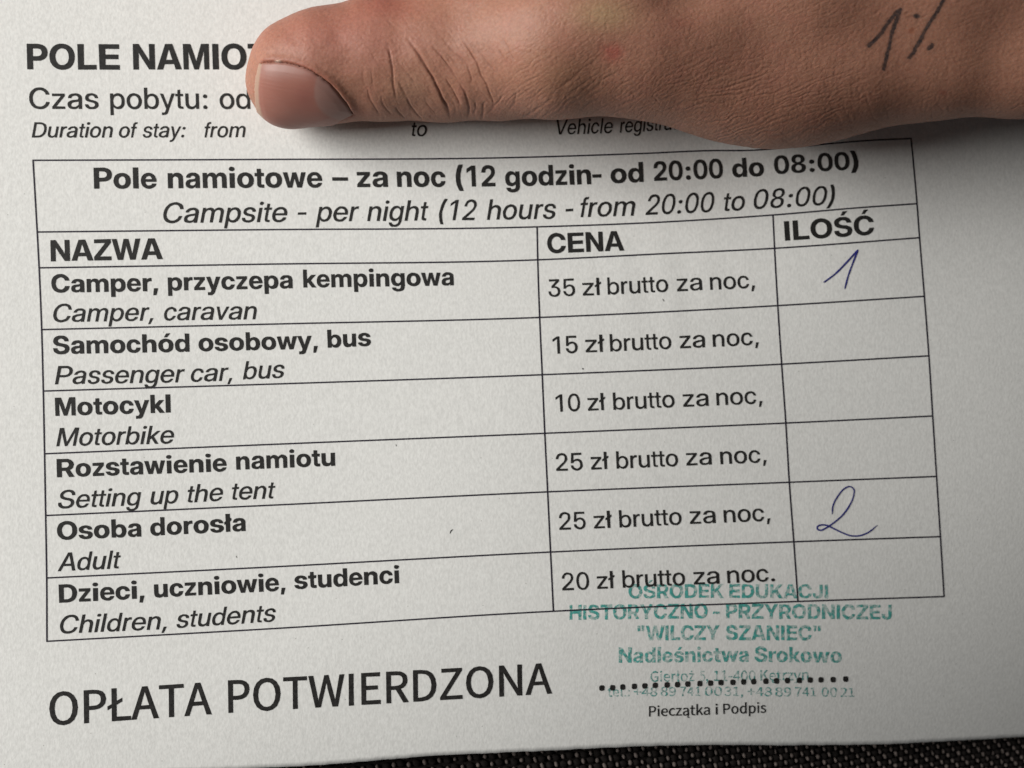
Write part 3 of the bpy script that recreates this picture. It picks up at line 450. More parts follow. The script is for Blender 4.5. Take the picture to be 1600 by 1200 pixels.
        101: (568, [[289,-12,239,-8,193,4,151,23,115,49,84,81,59,118,41,161,30,207,27,257,30,308,41,355,60,397,85,435,115,467,151,493,192,512,236,524,285,527,322,525,357,519,390,508,434,485,471,453,502,414,524,369,538,317,543,261,543,218,80,218,80,315,468,315,396,294,393,328,383,356,367,378,346,395,319,406,288,409,257,406,231,395,210,378,194,356,184,328,181,294,181,225,184,191,194,161,211,137,233,119,261,108,294,104,319,106,341,112,360,120,375,132,387,147,395,164,539,164,530,131,515,100,494,73,469,48,440,28,406,11,370,-2,331,-9]]),
        105: (255, [[48,0,48,516,207,516,207,0], [127,572,103,574,82,582,64,595,50,612,42,631,39,653,42,676,50,695,64,712,82,725,103,732,127,735,151,732,173,725,191,712,205,695,213,676,216,653,213,631,205,612,191,595,173,582,151,574]]),
        107: (561, [[191,140,191,327,209,327,375,516,559,516,329,252,290,252], [48,0,48,728,207,728,207,0], [384,0,233,217,337,328,568,0]]),
        108: (260, [[47,0,213,0,213,728,47,728]]),
        110: (595, [[207,283,207,0,48,0,48,516,205,516,205,379,180,379,198,421,222,457,250,487,283,509,322,522,367,527,403,524,435,516,463,503,488,484,508,461,525,433,537,401,544,364,546,324,546,0,388,0,388,292,385,322,378,346,365,366,347,380,326,388,300,391,274,388,251,379,232,365,218,344,210,317]]),
        111: (588, [[294,-12,243,-8,197,3,154,22,117,47,86,78,60,116,42,158,30,206,27,257,30,309,42,357,60,399,86,437,117,468,154,494,197,512,243,524,294,527,345,524,392,512,434,494,471,468,503,437,528,399,547,357,558,309,562,257,558,206,547,158,528,116,503,78,471,47,434,22,392,3,345,-8], [294,115,324,119,350,132,372,153,388,181,398,216,401,257,398,300,388,335,372,363,350,383,324,396,294,400,265,396,238,384,217,363,200,335,190,300,187,257,190,216,200,181,217,153,238,132,264,119]]),
        114: (385, [[48,0,48,516,202,516,202,426,203,426,214,455,229,479,247,496,270,508,297,516,329,518,353,518,373,517,373,385,362,386,346,386,309,387,281,384,256,373,235,357,220,334,210,305,207,270,207,0]]),
        116: (383, [[362,516,362,392,9,392,9,516], [97,656,256,656,256,168,258,146,266,133,281,126,305,123,319,123,335,123,351,123,362,123,362,0,346,0,323,0,271,0,217,4,173,15,139,34,116,61,102,97,97,142]]),
        119: (835, [[162,0,3,516,170,516,213,347,226,290,239,230,265,111,244,111,272,230,287,290,301,347,347,516,488,516,533,347,548,290,562,230,590,111,569,111,594,230,607,289,620,347,662,516,831,516,672,0,509,0,451,198,435,257,419,317,403,379,432,379,416,317,400,257,384,198,325,0]]),
        346: (662, [[334,-12,273,-8,219,1,171,18,130,40,96,69,69,104,49,144,37,189,33,240,192,240,197,206,210,177,231,153,260,136,294,126,335,122,372,125,403,133,429,145,448,162,461,183,465,207,461,227,451,245,435,260,410,273,378,285,337,295,262,311,196,329,143,353,101,385,71,422,53,465,47,515,51,558,63,597,83,633,110,664,143,690,182,711,227,727,276,736,330,739,384,736,434,727,478,711,516,689,549,662,575,629,594,592,606,549,611,502,458,502,452,532,439,557,420,578,395,593,366,602,331,605,299,603,270,595,246,582,228,566,217,546,213,523,216,503,226,487,241,473,265,460,295,449,334,440,400,426,456,412,503,396,542,376,574,352,598,325,615,293,625,258,628,219,624,173,613,132,593,95,566,63,532,37,492,16,445,1,392,-9], [267,790,356,945,508,945,377,790]]),
        347: (531, [[271,-13,226,-10,185,-3,147,8,114,25,85,45,61,69,43,97,30,129,24,164,180,164,185,145,194,129,207,116,224,106,244,100,268,98,291,99,310,104,326,111,342,127,347,146,343,163,330,176,310,186,283,193,190,210,144,222,106,239,75,262,53,290,40,323,36,361,39,393,48,422,63,448,84,471,110,490,141,506,177,517,217,524,262,526,306,524,347,517,383,505,415,488,442,468,464,444,480,416,490,385,494,350,348,350,346,368,338,384,325,397,309,408,289,414,267,416,236,413,213,402,198,387,194,368,197,352,209,339,227,329,252,322,353,303,401,291,440,274,470,254,491,228,503,198,507,162,504,128,494,98,478,70,455,46,427,26,394,9,357,-3,316,-10], [204,578,293,733,445,733,314,578]]),
    },
    'C': {
        43: (554, [[230,631,230,412,28,412,28,324,230,324,230,106,323,106,323,324,527,324,527,412,323,412,323,631]]),
        44: (278, [[144,136,114,131,88,117,71,93,65,62,71,31,88,7,112,-8,142,-12,141,-12,135,-41,118,-75,88,-104,40,-132,70,-205,141,-162,189,-113,220,-52,231,19,225,67,208,103,181,127]]),
        45: (346, [[36,324,36,234,311,234,311,324]]),
        46: (278, [[139,136,109,130,85,114,68,88,63,56,69,24,85,-1,109,-17,139,-23,168,-17,192,-1,208,24,215,56,208,88,192,114,168,130]]),
        48: (554, [[277,754,178,730,102,657,56,536,40,368,56,199,102,76,178,2,277,-23,376,2,452,76,499,199,515,368,499,536,452,657,376,730], [227,646,277,663,328,646,369,595,397,504,407,368,397,232,369,139,328,88,277,71,227,88,186,139,158,232,148,368,158,504,186,595]]),
        49: (554, [[270,741,237,724,203,710,164,700,111,688,111,612,241,612,241,86,78,86,78,-10,499,-10,499,86,352,86,352,741]]),
        50: (554, [[255,754,189,747,130,724,79,690,26,638,93,572,132,612,167,638,204,654,244,661,300,651,338,623,361,581,369,526,350,431,290,324,186,202,34,58,34,-10,514,-10,514,89,301,89,271,88,241,86,210,84,195,78,307,184,398,302,458,416,479,530,464,622,418,693,348,739]]),
        51: (554, [[259,754,198,748,143,729,93,700,42,659,104,586,144,620,178,642,216,655,256,661,304,652,340,632,363,598,370,555,361,504,330,463,270,436,168,424,168,336,283,325,349,297,384,255,395,199,385,146,357,107,314,82,256,73,201,80,156,97,117,123,75,162,15,87,64,42,117,9,183,-15,262,-23,357,-9,436,34,489,104,508,196,496,268,461,325,409,367,353,388,353,380,402,405,445,445,474,498,483,562,466,643,420,705,348,742]]),
        52: (554, [[319,741,10,264,10,192,329,192,329,-10,435,-10,435,192,533,192,533,284,435,284,435,741], [346,622,334,622,333,600,331,565,330,530,329,499,329,284,132,283,289,519,306,546,321,573,335,600]]),
        53: (554, [[101,741,76,385,135,347,170,369,196,382,225,389,256,392,315,382,359,351,387,303,398,236,386,167,356,116,309,84,252,73,196,80,150,97,112,121,72,159,13,83,62,40,116,8,181,-15,261,-23,355,-5,434,45,490,127,511,238,493,346,443,422,370,467,280,481,248,479,218,473,192,463,182,458,199,644,475,644,475,741]]),
        55: (554, [[39,741,39,644,387,644,304,511,242,359,205,193,187,-10,301,-10,317,195,350,360,412,514,517,674,517,741]]),
        56: (554, [[281,752,199,739,131,699,87,637,71,557,79,500,101,453,135,412,170,383,170,389,125,359,80,312,47,252,36,182,54,100,105,34,183,-8,279,-23,376,-8,452,34,500,98,518,176,508,246,479,302,437,345,395,373,395,369,425,397,459,440,483,492,492,550,477,632,435,695,369,738], [238,657,280,665,329,656,363,630,386,592,394,545,389,507,376,471,354,437,327,409,272,433,221,465,186,505,174,557,182,601,204,635], [194,316,230,344,298,315,357,280,396,237,411,179,402,133,376,97,335,74,280,65,222,75,178,101,147,140,137,190,144,237,164,279]]),
        57: (554, [[253,754,169,736,98,686,51,608,34,507,48,405,91,329,159,283,245,267,294,274,341,293,383,322,408,354,386,226,347,136,294,87,231,73,198,77,168,87,140,103,107,133,44,61,86,24,128,-1,177,-17,236,-23,339,0,426,75,488,205,510,397,491,553,437,664,356,732], [210,653,254,664,312,650,357,609,387,540,402,446,369,405,332,377,295,361,260,355,207,366,171,395,148,443,140,507,149,572,174,622]]),
        58: (278, [[139,539,109,533,85,516,69,491,63,459,68,426,85,401,109,385,139,379,168,385,192,401,208,426,215,459,208,491,192,516,168,533], [139,136,109,130,85,114,68,88,63,56,69,24,85,-1,109,-17,139,-23,168,-17,192,-1,208,24,215,56,208,88,192,114,168,130]]),
        65: (607, [[244,741,-10,-10,104,-10,175,214,428,214,498,-10,617,-10,361,741], [307,647,295,647,311,591,329,529,348,468,367,406,398,306,205,306,237,406,256,468,274,529,292,590]]),
        68: (687, [[91,741,91,-10,288,-10,438,16,548,90,616,210,638,368,615,526,547,644,436,718,284,741], [203,647,274,647,384,629,461,575,507,489,523,368,507,248,461,160,384,105,274,86,203,86]]),
        69: (588, [[91,741,91,-10,543,-10,543,89,203,89,203,335,480,335,480,434,203,434,203,644,532,644,532,741]]),
        71: (688, [[393,754,255,727,145,651,73,527,48,365,72,203,143,80,251,4,387,-23,460,-17,524,2,578,30,624,67,624,389,363,389,363,292,519,292,519,116,498,102,469,89,435,81,398,78,297,98,224,155,179,246,163,368,180,488,227,577,300,634,396,654,444,648,484,634,518,614,555,581,618,656,573,695,525,725,465,747]]),
        73: (293, [[91,741,91,-10,203,-10,203,741]]),
        75: (645, [[91,741,91,-10,203,-10,203,228,316,364,532,-10,658,-10,388,453,621,738,496,741,190,374,203,374,203,741]]),
        78: (722, [[91,741,91,-10,198,-10,198,384,196,442,194,501,190,558,188,603,175,603,250,457,520,-10,631,-10,631,741,523,741,523,351,524,293,527,233,531,175,535,130,547,130,471,275,201,741]]),
        79: (741, [[370,754,240,728,137,651,71,529,48,368,71,207,137,83,240,5,370,-23,500,5,603,83,670,207,693,368,670,529,603,651,500,728], [286,634,370,654,455,634,520,578,562,488,578,368,562,247,520,156,455,98,370,78,286,98,220,156,178,247,163,368,178,488,220,578]]),
        80: (632, [[91,741,91,-10,203,-10,203,281,314,281,426,295,514,338,572,412,593,517,572,622,513,692,423,730,309,741], [203,647,297,647,380,640,436,619,470,580,481,517,470,453,438,410,382,385,300,376,203,376]]),
        82: (634, [[91,741,91,-10,203,-10,203,300,318,300,496,-10,623,-10,434,315,493,338,547,384,583,447,595,527,575,627,519,694,435,731,329,741], [203,647,315,647,390,640,441,620,472,584,483,527,472,468,441,428,389,403,314,394,203,394]]),
        84: (598, [[21,741,21,644,242,644,242,-10,355,-10,355,644,577,644,577,741]]),
        87: (876, [[14,741,173,-10,298,-10,409,439,418,482,428,523,437,564,444,598,432,598,439,564,448,523,457,482,466,439,579,-10,707,-10,861,741,753,741,673,335,663,276,653,217,643,158,635,106,645,106,633,158,621,217,608,277,595,335,491,741,390,741,287,335,274,276,261,217,248,158,237,106,249,106,240,158,230,217,219,276,208,335,129,741]]),
        90: (602, [[75,741,75,644,419,645,40,59,40,-10,565,-10,565,89,181,88,560,674,560,741]]),
        97: (562, [[294,566,229,559,171,541,118,519,69,489,113,408,156,434,195,453,236,465,278,470,329,459,361,432,376,392,380,351,239,327,134,285,69,223,49,141,62,71,97,20,151,-13,217,-23,268,-17,316,1,361,27,399,55,390,55,398,-10,492,-10,492,334,481,428,446,501,384,549], [279,252,381,270,381,137,347,109,312,88,278,75,242,71,208,76,180,89,163,111,157,147,168,189,205,224]]),
        99: (509, [[312,566,209,546,123,488,63,395,42,270,61,146,118,54,201,-3,305,-23,355,-18,403,-4,447,18,495,52,443,132,408,104,379,88,348,77,314,73,249,87,200,127,168,188,156,270,168,353,202,414,252,455,317,469,345,466,370,457,394,443,426,418,484,494,445,524,408,546,364,561]]),
        100: (619, [[425,804,425,586,432,508,410,527,374,548,333,561,286,566,195,545,116,486,62,392,43,270,59,147,106,55,180,-3,276,-23,326,-17,371,1,413,26,445,54,435,54,443,-10,537,-10,537,804], [304,469,335,466,365,457,396,440,425,417,425,142,395,113,363,91,331,78,297,74,238,87,194,125,167,187,157,271,169,353,200,416,247,455]]),
        101: (553, [[294,566,200,545,120,486,62,394,42,270,62,147,120,55,206,-3,310,-23,365,-19,413,-7,456,11,502,38,461,117,421,94,391,81,357,73,322,70,255,82,202,118,167,175,154,239,516,239,518,260,520,272,521,287,521,302,507,409,463,494,391,547], [296,473,349,463,388,433,412,384,420,324,154,324,168,382,201,432,245,463]]),
        105: (275, [[82,552,82,-10,194,-10,194,552], [138,783,109,779,87,764,72,742,68,714,72,685,87,663,109,648,138,644,166,648,189,663,203,685,209,714,203,742,189,764,166,779]]),
        107: (551, [[82,804,82,-10,192,-10,192,139,282,244,436,-10,558,-9,348,322,532,549,410,552,181,266,192,266,192,804]]),
        108: (284, [[82,804,82,108,87,53,106,13,140,-14,187,-23,206,-22,221,-20,232,-18,251,-12,236,76,219,74,215,73,212,73,210,73,204,74,199,78,196,87,194,103,194,804]]),
        110: (609, [[359,566,304,559,255,538,211,507,174,473,185,473,176,552,82,552,82,-10,194,-10,194,389,228,421,262,446,295,461,331,466,374,459,402,436,418,395,424,331,424,-10,535,-10,535,344,525,438,493,507,437,551]]),
        111: (605, [[302,566,203,546,120,488,62,395,42,270,62,146,120,54,203,-3,302,-23,401,-3,484,54,542,146,563,270,542,395,484,488,401,546], [243,455,302,469,362,455,408,415,439,353,450,270,439,188,408,126,362,87,302,73,243,87,197,126,167,188,156,270,167,353,197,415]]),
        112: (619, [[350,566,302,560,255,542,210,516,175,489,185,489,176,552,82,552,82,-239,194,-239,194,-45,189,34,213,15,251,-6,291,-19,331,-23,423,-2,502,57,556,152,576,279,562,396,518,486,448,545], [327,469,389,456,430,418,453,359,461,278,449,191,419,127,373,88,314,74,288,77,258,85,224,102,194,125,194,400,228,429,263,451,296,464]]),
        114: (387, [[330,566,284,558,240,533,201,496,173,453,185,453,176,552,82,552,82,-10,194,-10,194,346,222,401,254,438,288,458,320,464,334,463,346,462,357,459,379,452,400,550,379,560,365,563,349,565]]),
        115: (467, [[248,566,166,554,104,519,65,466,52,402,67,337,105,291,159,260,216,236,260,219,298,198,323,174,333,142,328,114,310,91,280,75,237,68,193,73,154,85,117,104,74,137,18,60,69,23,119,-1,175,-17,234,-23,321,-10,387,26,426,82,440,148,424,218,383,265,328,297,269,321,226,339,190,357,167,378,159,406,164,433,180,454,208,469,249,475,282,471,311,462,339,447,374,423,430,496,387,527,346,547,299,561]]),
        116: (376, [[114,705,104,551,17,546,17,458,98,458,98,167,106,91,134,31,185,-9,260,-23,288,-21,315,-17,341,-10,374,0,351,90,327,79,312,75,297,72,283,71,247,77,225,94,213,123,209,165,209,458,356,458,356,552,209,552,209,705]]),
        121: (520, [[-2,552,220,-2,210,-39,189,-83,165,-118,134,-141,96,-149,86,-148,76,-146,67,-143,48,-137,25,-230,48,-237,64,-241,82,-243,102,-244,177,-228,235,-186,280,-125,312,-50,521,552,411,552,310,244,300,207,288,168,277,129,268,98,278,98,266,130,253,169,239,207,227,244,115,552]]),
        122: (474, [[56,552,56,458,303,459,25,52,25,-10,455,-10,455,84,167,83,446,490,446,552]]),
        261: (562, [[294,566,229,559,171,541,118,519,69,489,113,408,156,434,195,453,236,465,278,470,329,459,361,432,376,392,380,351,239,327,134,285,69,223,49,141,62,71,97,20,151,-13,217,-23,268,-17,316,1,361,27,399,55,390,55,398,-10,492,-10,492,334,481,428,446,501,384,549], [279,252,381,270,381,137,347,109,312,88,278,75,242,71,208,76,180,89,163,111,157,147,168,189,205,224], [368,-100,383,-160,458,-190,533,-165,523,-118,473,-130,438,-105,443,-60,483,5,418,5]]),
        281: (553, [[294,566,200,545,120,486,62,394,42,270,62,147,120,55,206,-3,310,-23,365,-19,413,-7,456,11,502,38,461,117,421,94,391,81,357,73,322,70,255,82,202,118,167,175,154,239,516,239,518,260,520,272,521,287,521,302,507,409,463,494,391,547], [296,473,349,463,388,433,412,384,420,324,154,324,168,382,201,432,245,463], [261,-100,276,-160,351,-190,426,-165,416,-118,366,-130,331,-105,336,-60,376,5,311,5]]),
        321: (542, [[91,741,91,-10,523,-10,523,89,203,89,203,741], [-5,250,330,430,330,515,-5,335]]),
        322: (324, [[102,804,102,108,107,53,126,13,160,-14,207,-23,226,-22,241,-20,252,-18,271,-12,256,76,239,74,235,73,232,73,230,73,224,74,219,78,216,87,214,103,214,804], [5,330,275,455,275,535,5,410]]),
        380: (474, [[56,552,56,458,303,459,25,52,25,-10,455,-10,455,84,167,83,446,490,446,552], [299,700,291,731,268,754,237,762,206,754,183,731,175,700,183,669,206,646,237,638,268,646,291,669]]),
    },
}



def winding(p, c):
    x, y = p
    w = 0
    for k in range(len(c)):
        (x1, y1), (x2, y2) = c[k - 1], c[k]
        if (y1 > y) != (y2 > y) and x < (x2 - x1) * (y - y1) / (y2 - y1) + x1:
            w += 1 if y2 > y1 else -1
    return w


_cache = {}


def glyph(style, ch):
    """advance, verts (em/1000), triangles, level of each vertex"""
    k = (style, ch)
    if k in _cache:
        return _cache[k]
    adv, flat_loops = GLYPHS[style][ord(ch)]
    cs = [list(zip(c[0::2], c[1::2])) for c in flat_loops]
    pts, edges = [], []
    for lp in cs:
        lp = [p for q, p in enumerate(lp) if p != lp[q - 1]]
        n0 = len(pts)
        pts += lp
        edges += [(n0 + q, n0 + (q + 1) % len(lp)) for q in range(len(lp))]
    vo, _, fo, *_ = delaunay_2d_cdt([Vector(p) for p in pts], edges, [], 1, 1e-4)
    V = [(p.x, p.y) for p in vo]
    T2 = []
    for f in fo:
        p, q, r = (vo[s] for s in f)
        c = (p + q + r) / 3
        if sum(winding(c, lp) for lp in cs):
            s = (q - p).cross(r - p)
            if abs(s) > 1e-6:
                T2.append(tuple(f if s > 0 else f[::-1]))
    L = [0] * len(V)
    V = np.asarray(V, float)
    _cache[k] = (adv, V, T2, np.asarray(L, float))
    return _cache[k]


def lean(px, style):
    if style == 'C':
        return 0.012
    if style in 'ST':
        return 0.0
    return np.interp(px, [0, 60, 850, 1225, 1450], [0.026, 0.028, 0.0425, 0.064, 0.07])


def word_px(style, text, x0, y0, x1, y1, ch):
    """one word as flat triangles in photo pixels"""
    font = {'B': 'B', 'I': 'R', 'R': 'R', 'C': 'C', 'S': 'S', 'T': 'C'}[style]
    cap = {'B': 716., 'R': 716., 'S': 728., 'C': 731.}[font]
    V, T, L = [], [], []
    pen = 0
    for c in text:
        adv, gv, gt, gl = glyph(font, c)
        b = sum(len(v) for v in V)
        V.append(gv + [pen, 0])
        L.append(gl)
        T += [tuple(b + q for q in t) for t in gt]
        pen += adv
    V = np.concatenate(V)
    L = np.concatenate(L)
    x = V[:, 0] + (0.2126 * V[:, 1] if style == 'I' else 0)
    s = (x - x.min()) / (x.max() - x.min())
    c0, c1 = ch if isinstance(ch, tuple) else (ch, ch)
    h = V[:, 1] / cap * (c0 * (1 - s) + c1 * s)
    bx, by = x0 + (x1 - x0) * s, y0 + (y1 - y0) * s
    dx = lean(bx, style)
    return np.stack([bx - dx * h, by - h], 1), T, L


def print_line(name, style, words, mat, lift, parent, wobble=0.0):
    V, T = [], []
    b = 0
    for text, x0, y0, x1, y1, ch in words:
        P, t, L = word_px(style, text, x0, y0, x1, y1, ch)
        if wobble:
            P = P + wobble * np.stack([vnoise(P[:, 0] * .35, P[:, 1] * .35, 3), vnoise(P[:, 0] * .35, P[:, 1] * .35, 4)], 1)
        W = on_sheet(P[:, 0], P[:, 1])
        W[:, 2] += lift + 0.004 * L
        V.append(W)
        T += [tuple(b + q for q in tt) for tt in t]
        b += len(P)
    return mesh_obj(name, np.concatenate(V) * MM, T, mat, parent)

# printed lines: style, words with their ends, baseline and capital height
B,I,R,C,S,T='B','I','R','C','S','T'
LINES=[
('title',B,[('POLE',42.5,108.5,187,109,40),('NAMIOTOWE',208.5,108.8,548.5,108.3,40)]),
('czas',R,[('Czas',46,170.3,154,170.3,33.3),('pobytu:',172.5,170.3,324,170.3,33.3),('od',343.5,170.3,391,170.2,33.3)]),
('dur',I,[('Duration',49.5,215,176.3,215,24),('of',186,215,215.5,215,24),('stay:',223,215,290,214.7,24),('from',319.5,214.8,384,214.5,24)]),
('to',I,[('to',643.5,213,667.6,212.9,24)]),
('veh',I,[('Vehicle',870.5,210.6,958,207.9,23.5),('registration',968,207.6,1091,200.5,23),('number',1099,200,1185,193,22)]),
('head',B,[('Pole',147,295,244.5,294.3,33),('namiotowe',262.5,294.3,503.5,293,33),('–',519.5,292.8,544,292.6,33),('za',558,292.6,606,292.2,33),('noc',620.5,292.2,696,292,33),('(12',712.5,292,774,291.3,33),('godzin-',789.5,291.5,940,287.5,32),('od',954.5,286.8,1005.5,284.3,31.3),('20:00',1022,283,1130,278.5,30.5),('do',1144.5,277.5,1194,275,30),('08:00)',1210,272.5,1341.5,264.3,(28.8,27.8))]),
('campsite',I,[('Campsite',255.5,348.5,449,346.8,32),('-',465.5,346.6,479,346.4,32),('per',492.8,346.4,561.5,345.7,32),('night',573.5,345.6,670,344.6,32),('(12',686,344.4,745.5,344,32),('hours',760.5,343.7,869,341.8,32),('-',884,341.3,896,340.8,31.5),('from',907,339.5,993,337,31.5),('20:00',1008.5,336,1117,331.2,31.2),('to',1132,330.2,1164.5,328.4,30.8),('08:00)',1178,327,1305.5,319.3,(30.5,29.5))]),
('nazwa',B,[('NAZWA',79.5,408.3,254.5,405,33)]),
('cena',B,[('CENA',855.5,396,975.5,391.5,31)]),
('ilosc',B,[('ILOŚĆ',1226.5,376.3,1366,366.5,30.5)]),
('r1b',B,[('Camper,',80.5,457.3,247,455,28.6),('przyczepa',262.5,454.3,457,450.6,28.5),('kempingowa',474,449.5,709,446,28.2)]),
('r1i',I,[('Camper,',83.5,503.5,239.5,501,28.5),('caravan',256.5,500.7,401.5,499,28.5)]),
('r2b',B,[('Samochód',83,553.5,296,549.6,28.6),('osobowy,',310.5,549,496.5,545,28.4),('bus',512,543.5,579.5,540.5,28.2)]),
('r2i',I,[('Passenger',85.5,600.5,289,597.5,28.5),('car,',298.5,596.8,363,594.6,28.3),('bus',379.5,592.8,444.5,590.3,28.2)]),
('r3b',B,[('Motocykl',86.5,650,266.5,644.6,28.6)]),
('r3i',I,[('Motorbike',88,697.3,272,692.8,28.5)]),
('r4b',B,[('Rozstawienie',89,746,354,736.5,28.7),('namiotu',369,734,523.5,727.7,28.3)]),
('r4i',I,[('Setting',91,794.6,221,789.3,28.5),('up',235.5,788.5,278.5,786,28.3),('the',293.5,785.5,348.5,782.2,28.2),('tent',363,781,430.5,778.8,28)]),
('r5b',B,[('Osoba',89.5,843.7,220.5,838.3,28.7),('dorosła',235,837.3,383.5,829.7,28.4)]),
('r5i',I,[('Adult',90,892.6,189,888,28.7)]),
('r6b',B,[('Dzieci,',92.5,942,225.5,935,28.7),('uczniowie,',241,933.8,446,922.6,28.5),('studenci',460,920.6,624,911,28.3)]),
('r6i',I,[('Children,',94,990.2,260.5,983,28.7),('students',276,981.3,431,970.8,28.3)]),
('p1',R,[('35',857,464,898.5,462.2,27.2),('zł',910.5,462,939.5,461,27.2),('brutto',949.5,460.5,1044,456,27.2),('za',1058,455.3,1097,453.3,27),('noc,',1109.5,453,1179.5,449.8,27)]),
('p2',R,[('15',864,553,902.5,551.4,27.2),('zł',915,550.8,944.5,549.7,27.2),('brutto',953.5,549.4,1049,545,27.2),('za',1062.5,544.5,1101.5,542.7,27),('noc,',1114,542.2,1185.5,538.6,27)]),
('p3',R,[('10',868.5,643.7,906.5,642,27.2),('zł',918.5,641.8,946,640.8,27.2),('brutto',958.5,640.5,1054,636.3,27.2),('za',1067.5,635.8,1107,634.2,27),('noc,',1119.5,633.5,1191,630.5,27)]),
('p4',R,[('25',869,736,910.5,734.6,27.3),('zł',923.5,734,951,732.9,27.3),('brutto',963.5,732.5,1059.5,728.3,27.3),('za',1072.5,727.6,1112,725.9,27),('noc,',1125.5,725.3,1197.5,722.5,27)]),
('p5',R,[('25',874,828,915,826.4,27.3),('zł',928,826,956,824.9,27.3),('brutto',968,824.3,1065,819.8,27.3),('za',1078,818.8,1118,817.2,27.2),('noc,',1131,816.8,1203.5,813.6,27.2)]),
('p6',R,[('20',878.5,922.5,920.5,921,27.4),('zł',933,920.3,960.5,919,27.4),('brutto',973,918.4,1070.5,914.3,27.4),('za',1084,913.6,1124,911.9,27.2),('noc.',1136.5,911.4,1210.5,908,27.2)]),
('oplata',C,[('OPŁATA',77.3,1133.3,331,1115.3,(50.5,49.5)),('POTWIERDZONA',356.6,1113.2,862.6,1083,(49.5,47))]),
('pieczatka',C,[('Pieczątka',1013.8,1119.3,1109,1116.6,15.8),('i',1117.7,1116.3,1121.4,1116.1,15.8),('Podpis',1129.7,1115.3,1197,1113.4,15.6)]),
]
STAMP=[
('s1',S,[('OŚRODEK',982,935.2,1130.5,934.2,22),('EDUKACJI',1139.5,934.3,1293.5,935.3,22)]),
('s2',S,[('HISTORYCZNO',889.5,968.5,1105.5,966.2,23.2),('-',1114,966.5,1124.5,966.5,23),('PRZYRODNICZEJ',1134,966.3,1393,968,23)]),
('s3',S,[('"WILCZY',996,1000.7,1124,1000,23.3),('SZANIEC"',1134,1000,1282,1000.6,23.3)]),
('s4',S,[('Nadleśnictwa',966.5,1035.5,1169.5,1034,24),('Srokowo',1179,1034,1314.8,1035.5,24)]),
('s5',T,[('Gierłoż',1016,1065,1085,1064,15.8),('5,',1093,1064,1106,1064,15.8),('11-400',1115,1063.8,1180,1063.5,15.8),('Kętrzyn',1188,1063,1263,1062.5,15.8)]),
('s6',T,[('tel.:',949,1088,984,1088,14),('+48',990,1088,1027,1087.5,14),('89',1032,1087.5,1056,1087.3,14),('741',1062,1087.3,1095,1087,14),('00',1101,1087,1128,1087,14),('31,',1132,1087,1161,1087.3,14),('+48',1167.5,1087.4,1206,1087.8,14),('89',1211,1087.8,1236,1088,14),('741',1242,1088,1275,1088,14),('00',1283.5,1088.2,1308,1088.4,14),('21',1313,1088.5,1334.7,1088.8,14)]),
]
LIFT_STAMP, LIFT_LINE, LIFT_TEXT, LIFT_PEN = 0.030, 0.042, 0.055, 0.070
for name, style, words in LINES:
    print_line('printed_text', style, words, MAT_WORN if name == 'oplata' else MAT_TONER, LIFT_TEXT, form, 0.25)


def ribbon(P, width, lift):
    """flat band along photo-pixel points P with given widths (pixels), laid on the sheet"""
    P = np.asarray(P, float)
    d = np.gradient(P, axis=0)
    d /= np.linalg.norm(d, axis=1)[:, None] + 1e-9
    nrm = np.stack([-d[:, 1], d[:, 0]], 1)
    w = np.broadcast_to(np.asarray(width, float), (len(P),))[:, None]
    A, B = P + nrm * w / 2, P - nrm * w / 2
    V = np.concatenate([A, B])
    W = on_sheet(V[:, 0], V[:, 1])
    W[:, 2] += lift
    n = len(P)
    F = []
    for k in range(n - 1):
        F.append((k, n + k, n + k + 1, k + 1))
    return W, F


def join(parts):
    V, F, b = [], [], 0
    for v, f in parts:
        V.append(v)
        F += [tuple(b + k for k in q) for q in f]
        b += len(v)
    return np.concatenate(V), F


# ruled table
HL = [[(50.8, 250.5), (400, 249.2), (800, 246.3), (1000, 240), (1120, 235.3), (1165, 235.2), (1240, 230), (1300, 224.2), (1350, 220), (1424, 216.5)],
      [(58, 362.5), (400, 359), (839, 354.5), (1025, 347.5), (1207.5, 336), (1350, 324), (1433, 318.3)],
      [(61, 418.5), (420, 412.7), (840, 406), (1025, 397), (1210, 388), (1437, 371.4)],
      [(65, 515), (420, 506.5), (843, 496), (1215, 477.5), (1444, 463)],
      [(67.5, 611), (420, 600.3), (847, 585.5), (1221, 569), (1451, 556)],
      [(69.5, 709), (420, 694.5), (851, 677), (1227.5, 661), (1457, 650)],
      [(70.5, 805.5), (420, 789.5), (855.5, 768.5), (1233, 753.5), (1463, 744.4)],
      [(73.5, 903), (420, 886), (860, 862.5), (1240, 846.5), (1469, 838.4)],
      [(72.5, 1002), (420, 982.5), (864.5, 955), (1246.5, 939.7), (1475, 932)]]
VL = [[(51.5, 250), (58, 362.5), (61, 418.5), (65, 515), (67.5, 611), (69.5, 709), (71.2, 805.5), (72.8, 903), (73.2, 1002.5)],
      [(839, 354.5), (840, 406), (843, 496), (847, 585.5), (851, 677), (855.5, 768.5), (860, 862.5), (864.5, 955)],
      [(1207.5, 336), (1210, 388), (1215, 477.5), (1221, 569), (1227.5, 661), (1233, 753.5), (1240, 846.5), (1246.5, 939.7)],
      [(1423.5, 216), (1432.5, 318.5), (1436.5, 371.5), (1444, 463), (1451, 556), (1457, 650), (1463, 744.5), (1469, 838.5), (1474.8, 932.5)]]
parts = []
for ln in HL:
    parts.append(ribbon(smooth_curve(ln, 160), 2.4, LIFT_LINE))
for ln in VL:
    parts.append(ribbon(smooth_curve(ln, 100), 2.3, LIFT_LINE + 0.003))
V, F = join(parts)
mesh_obj('table_grid', V * MM, F, MAT_LINE, form)

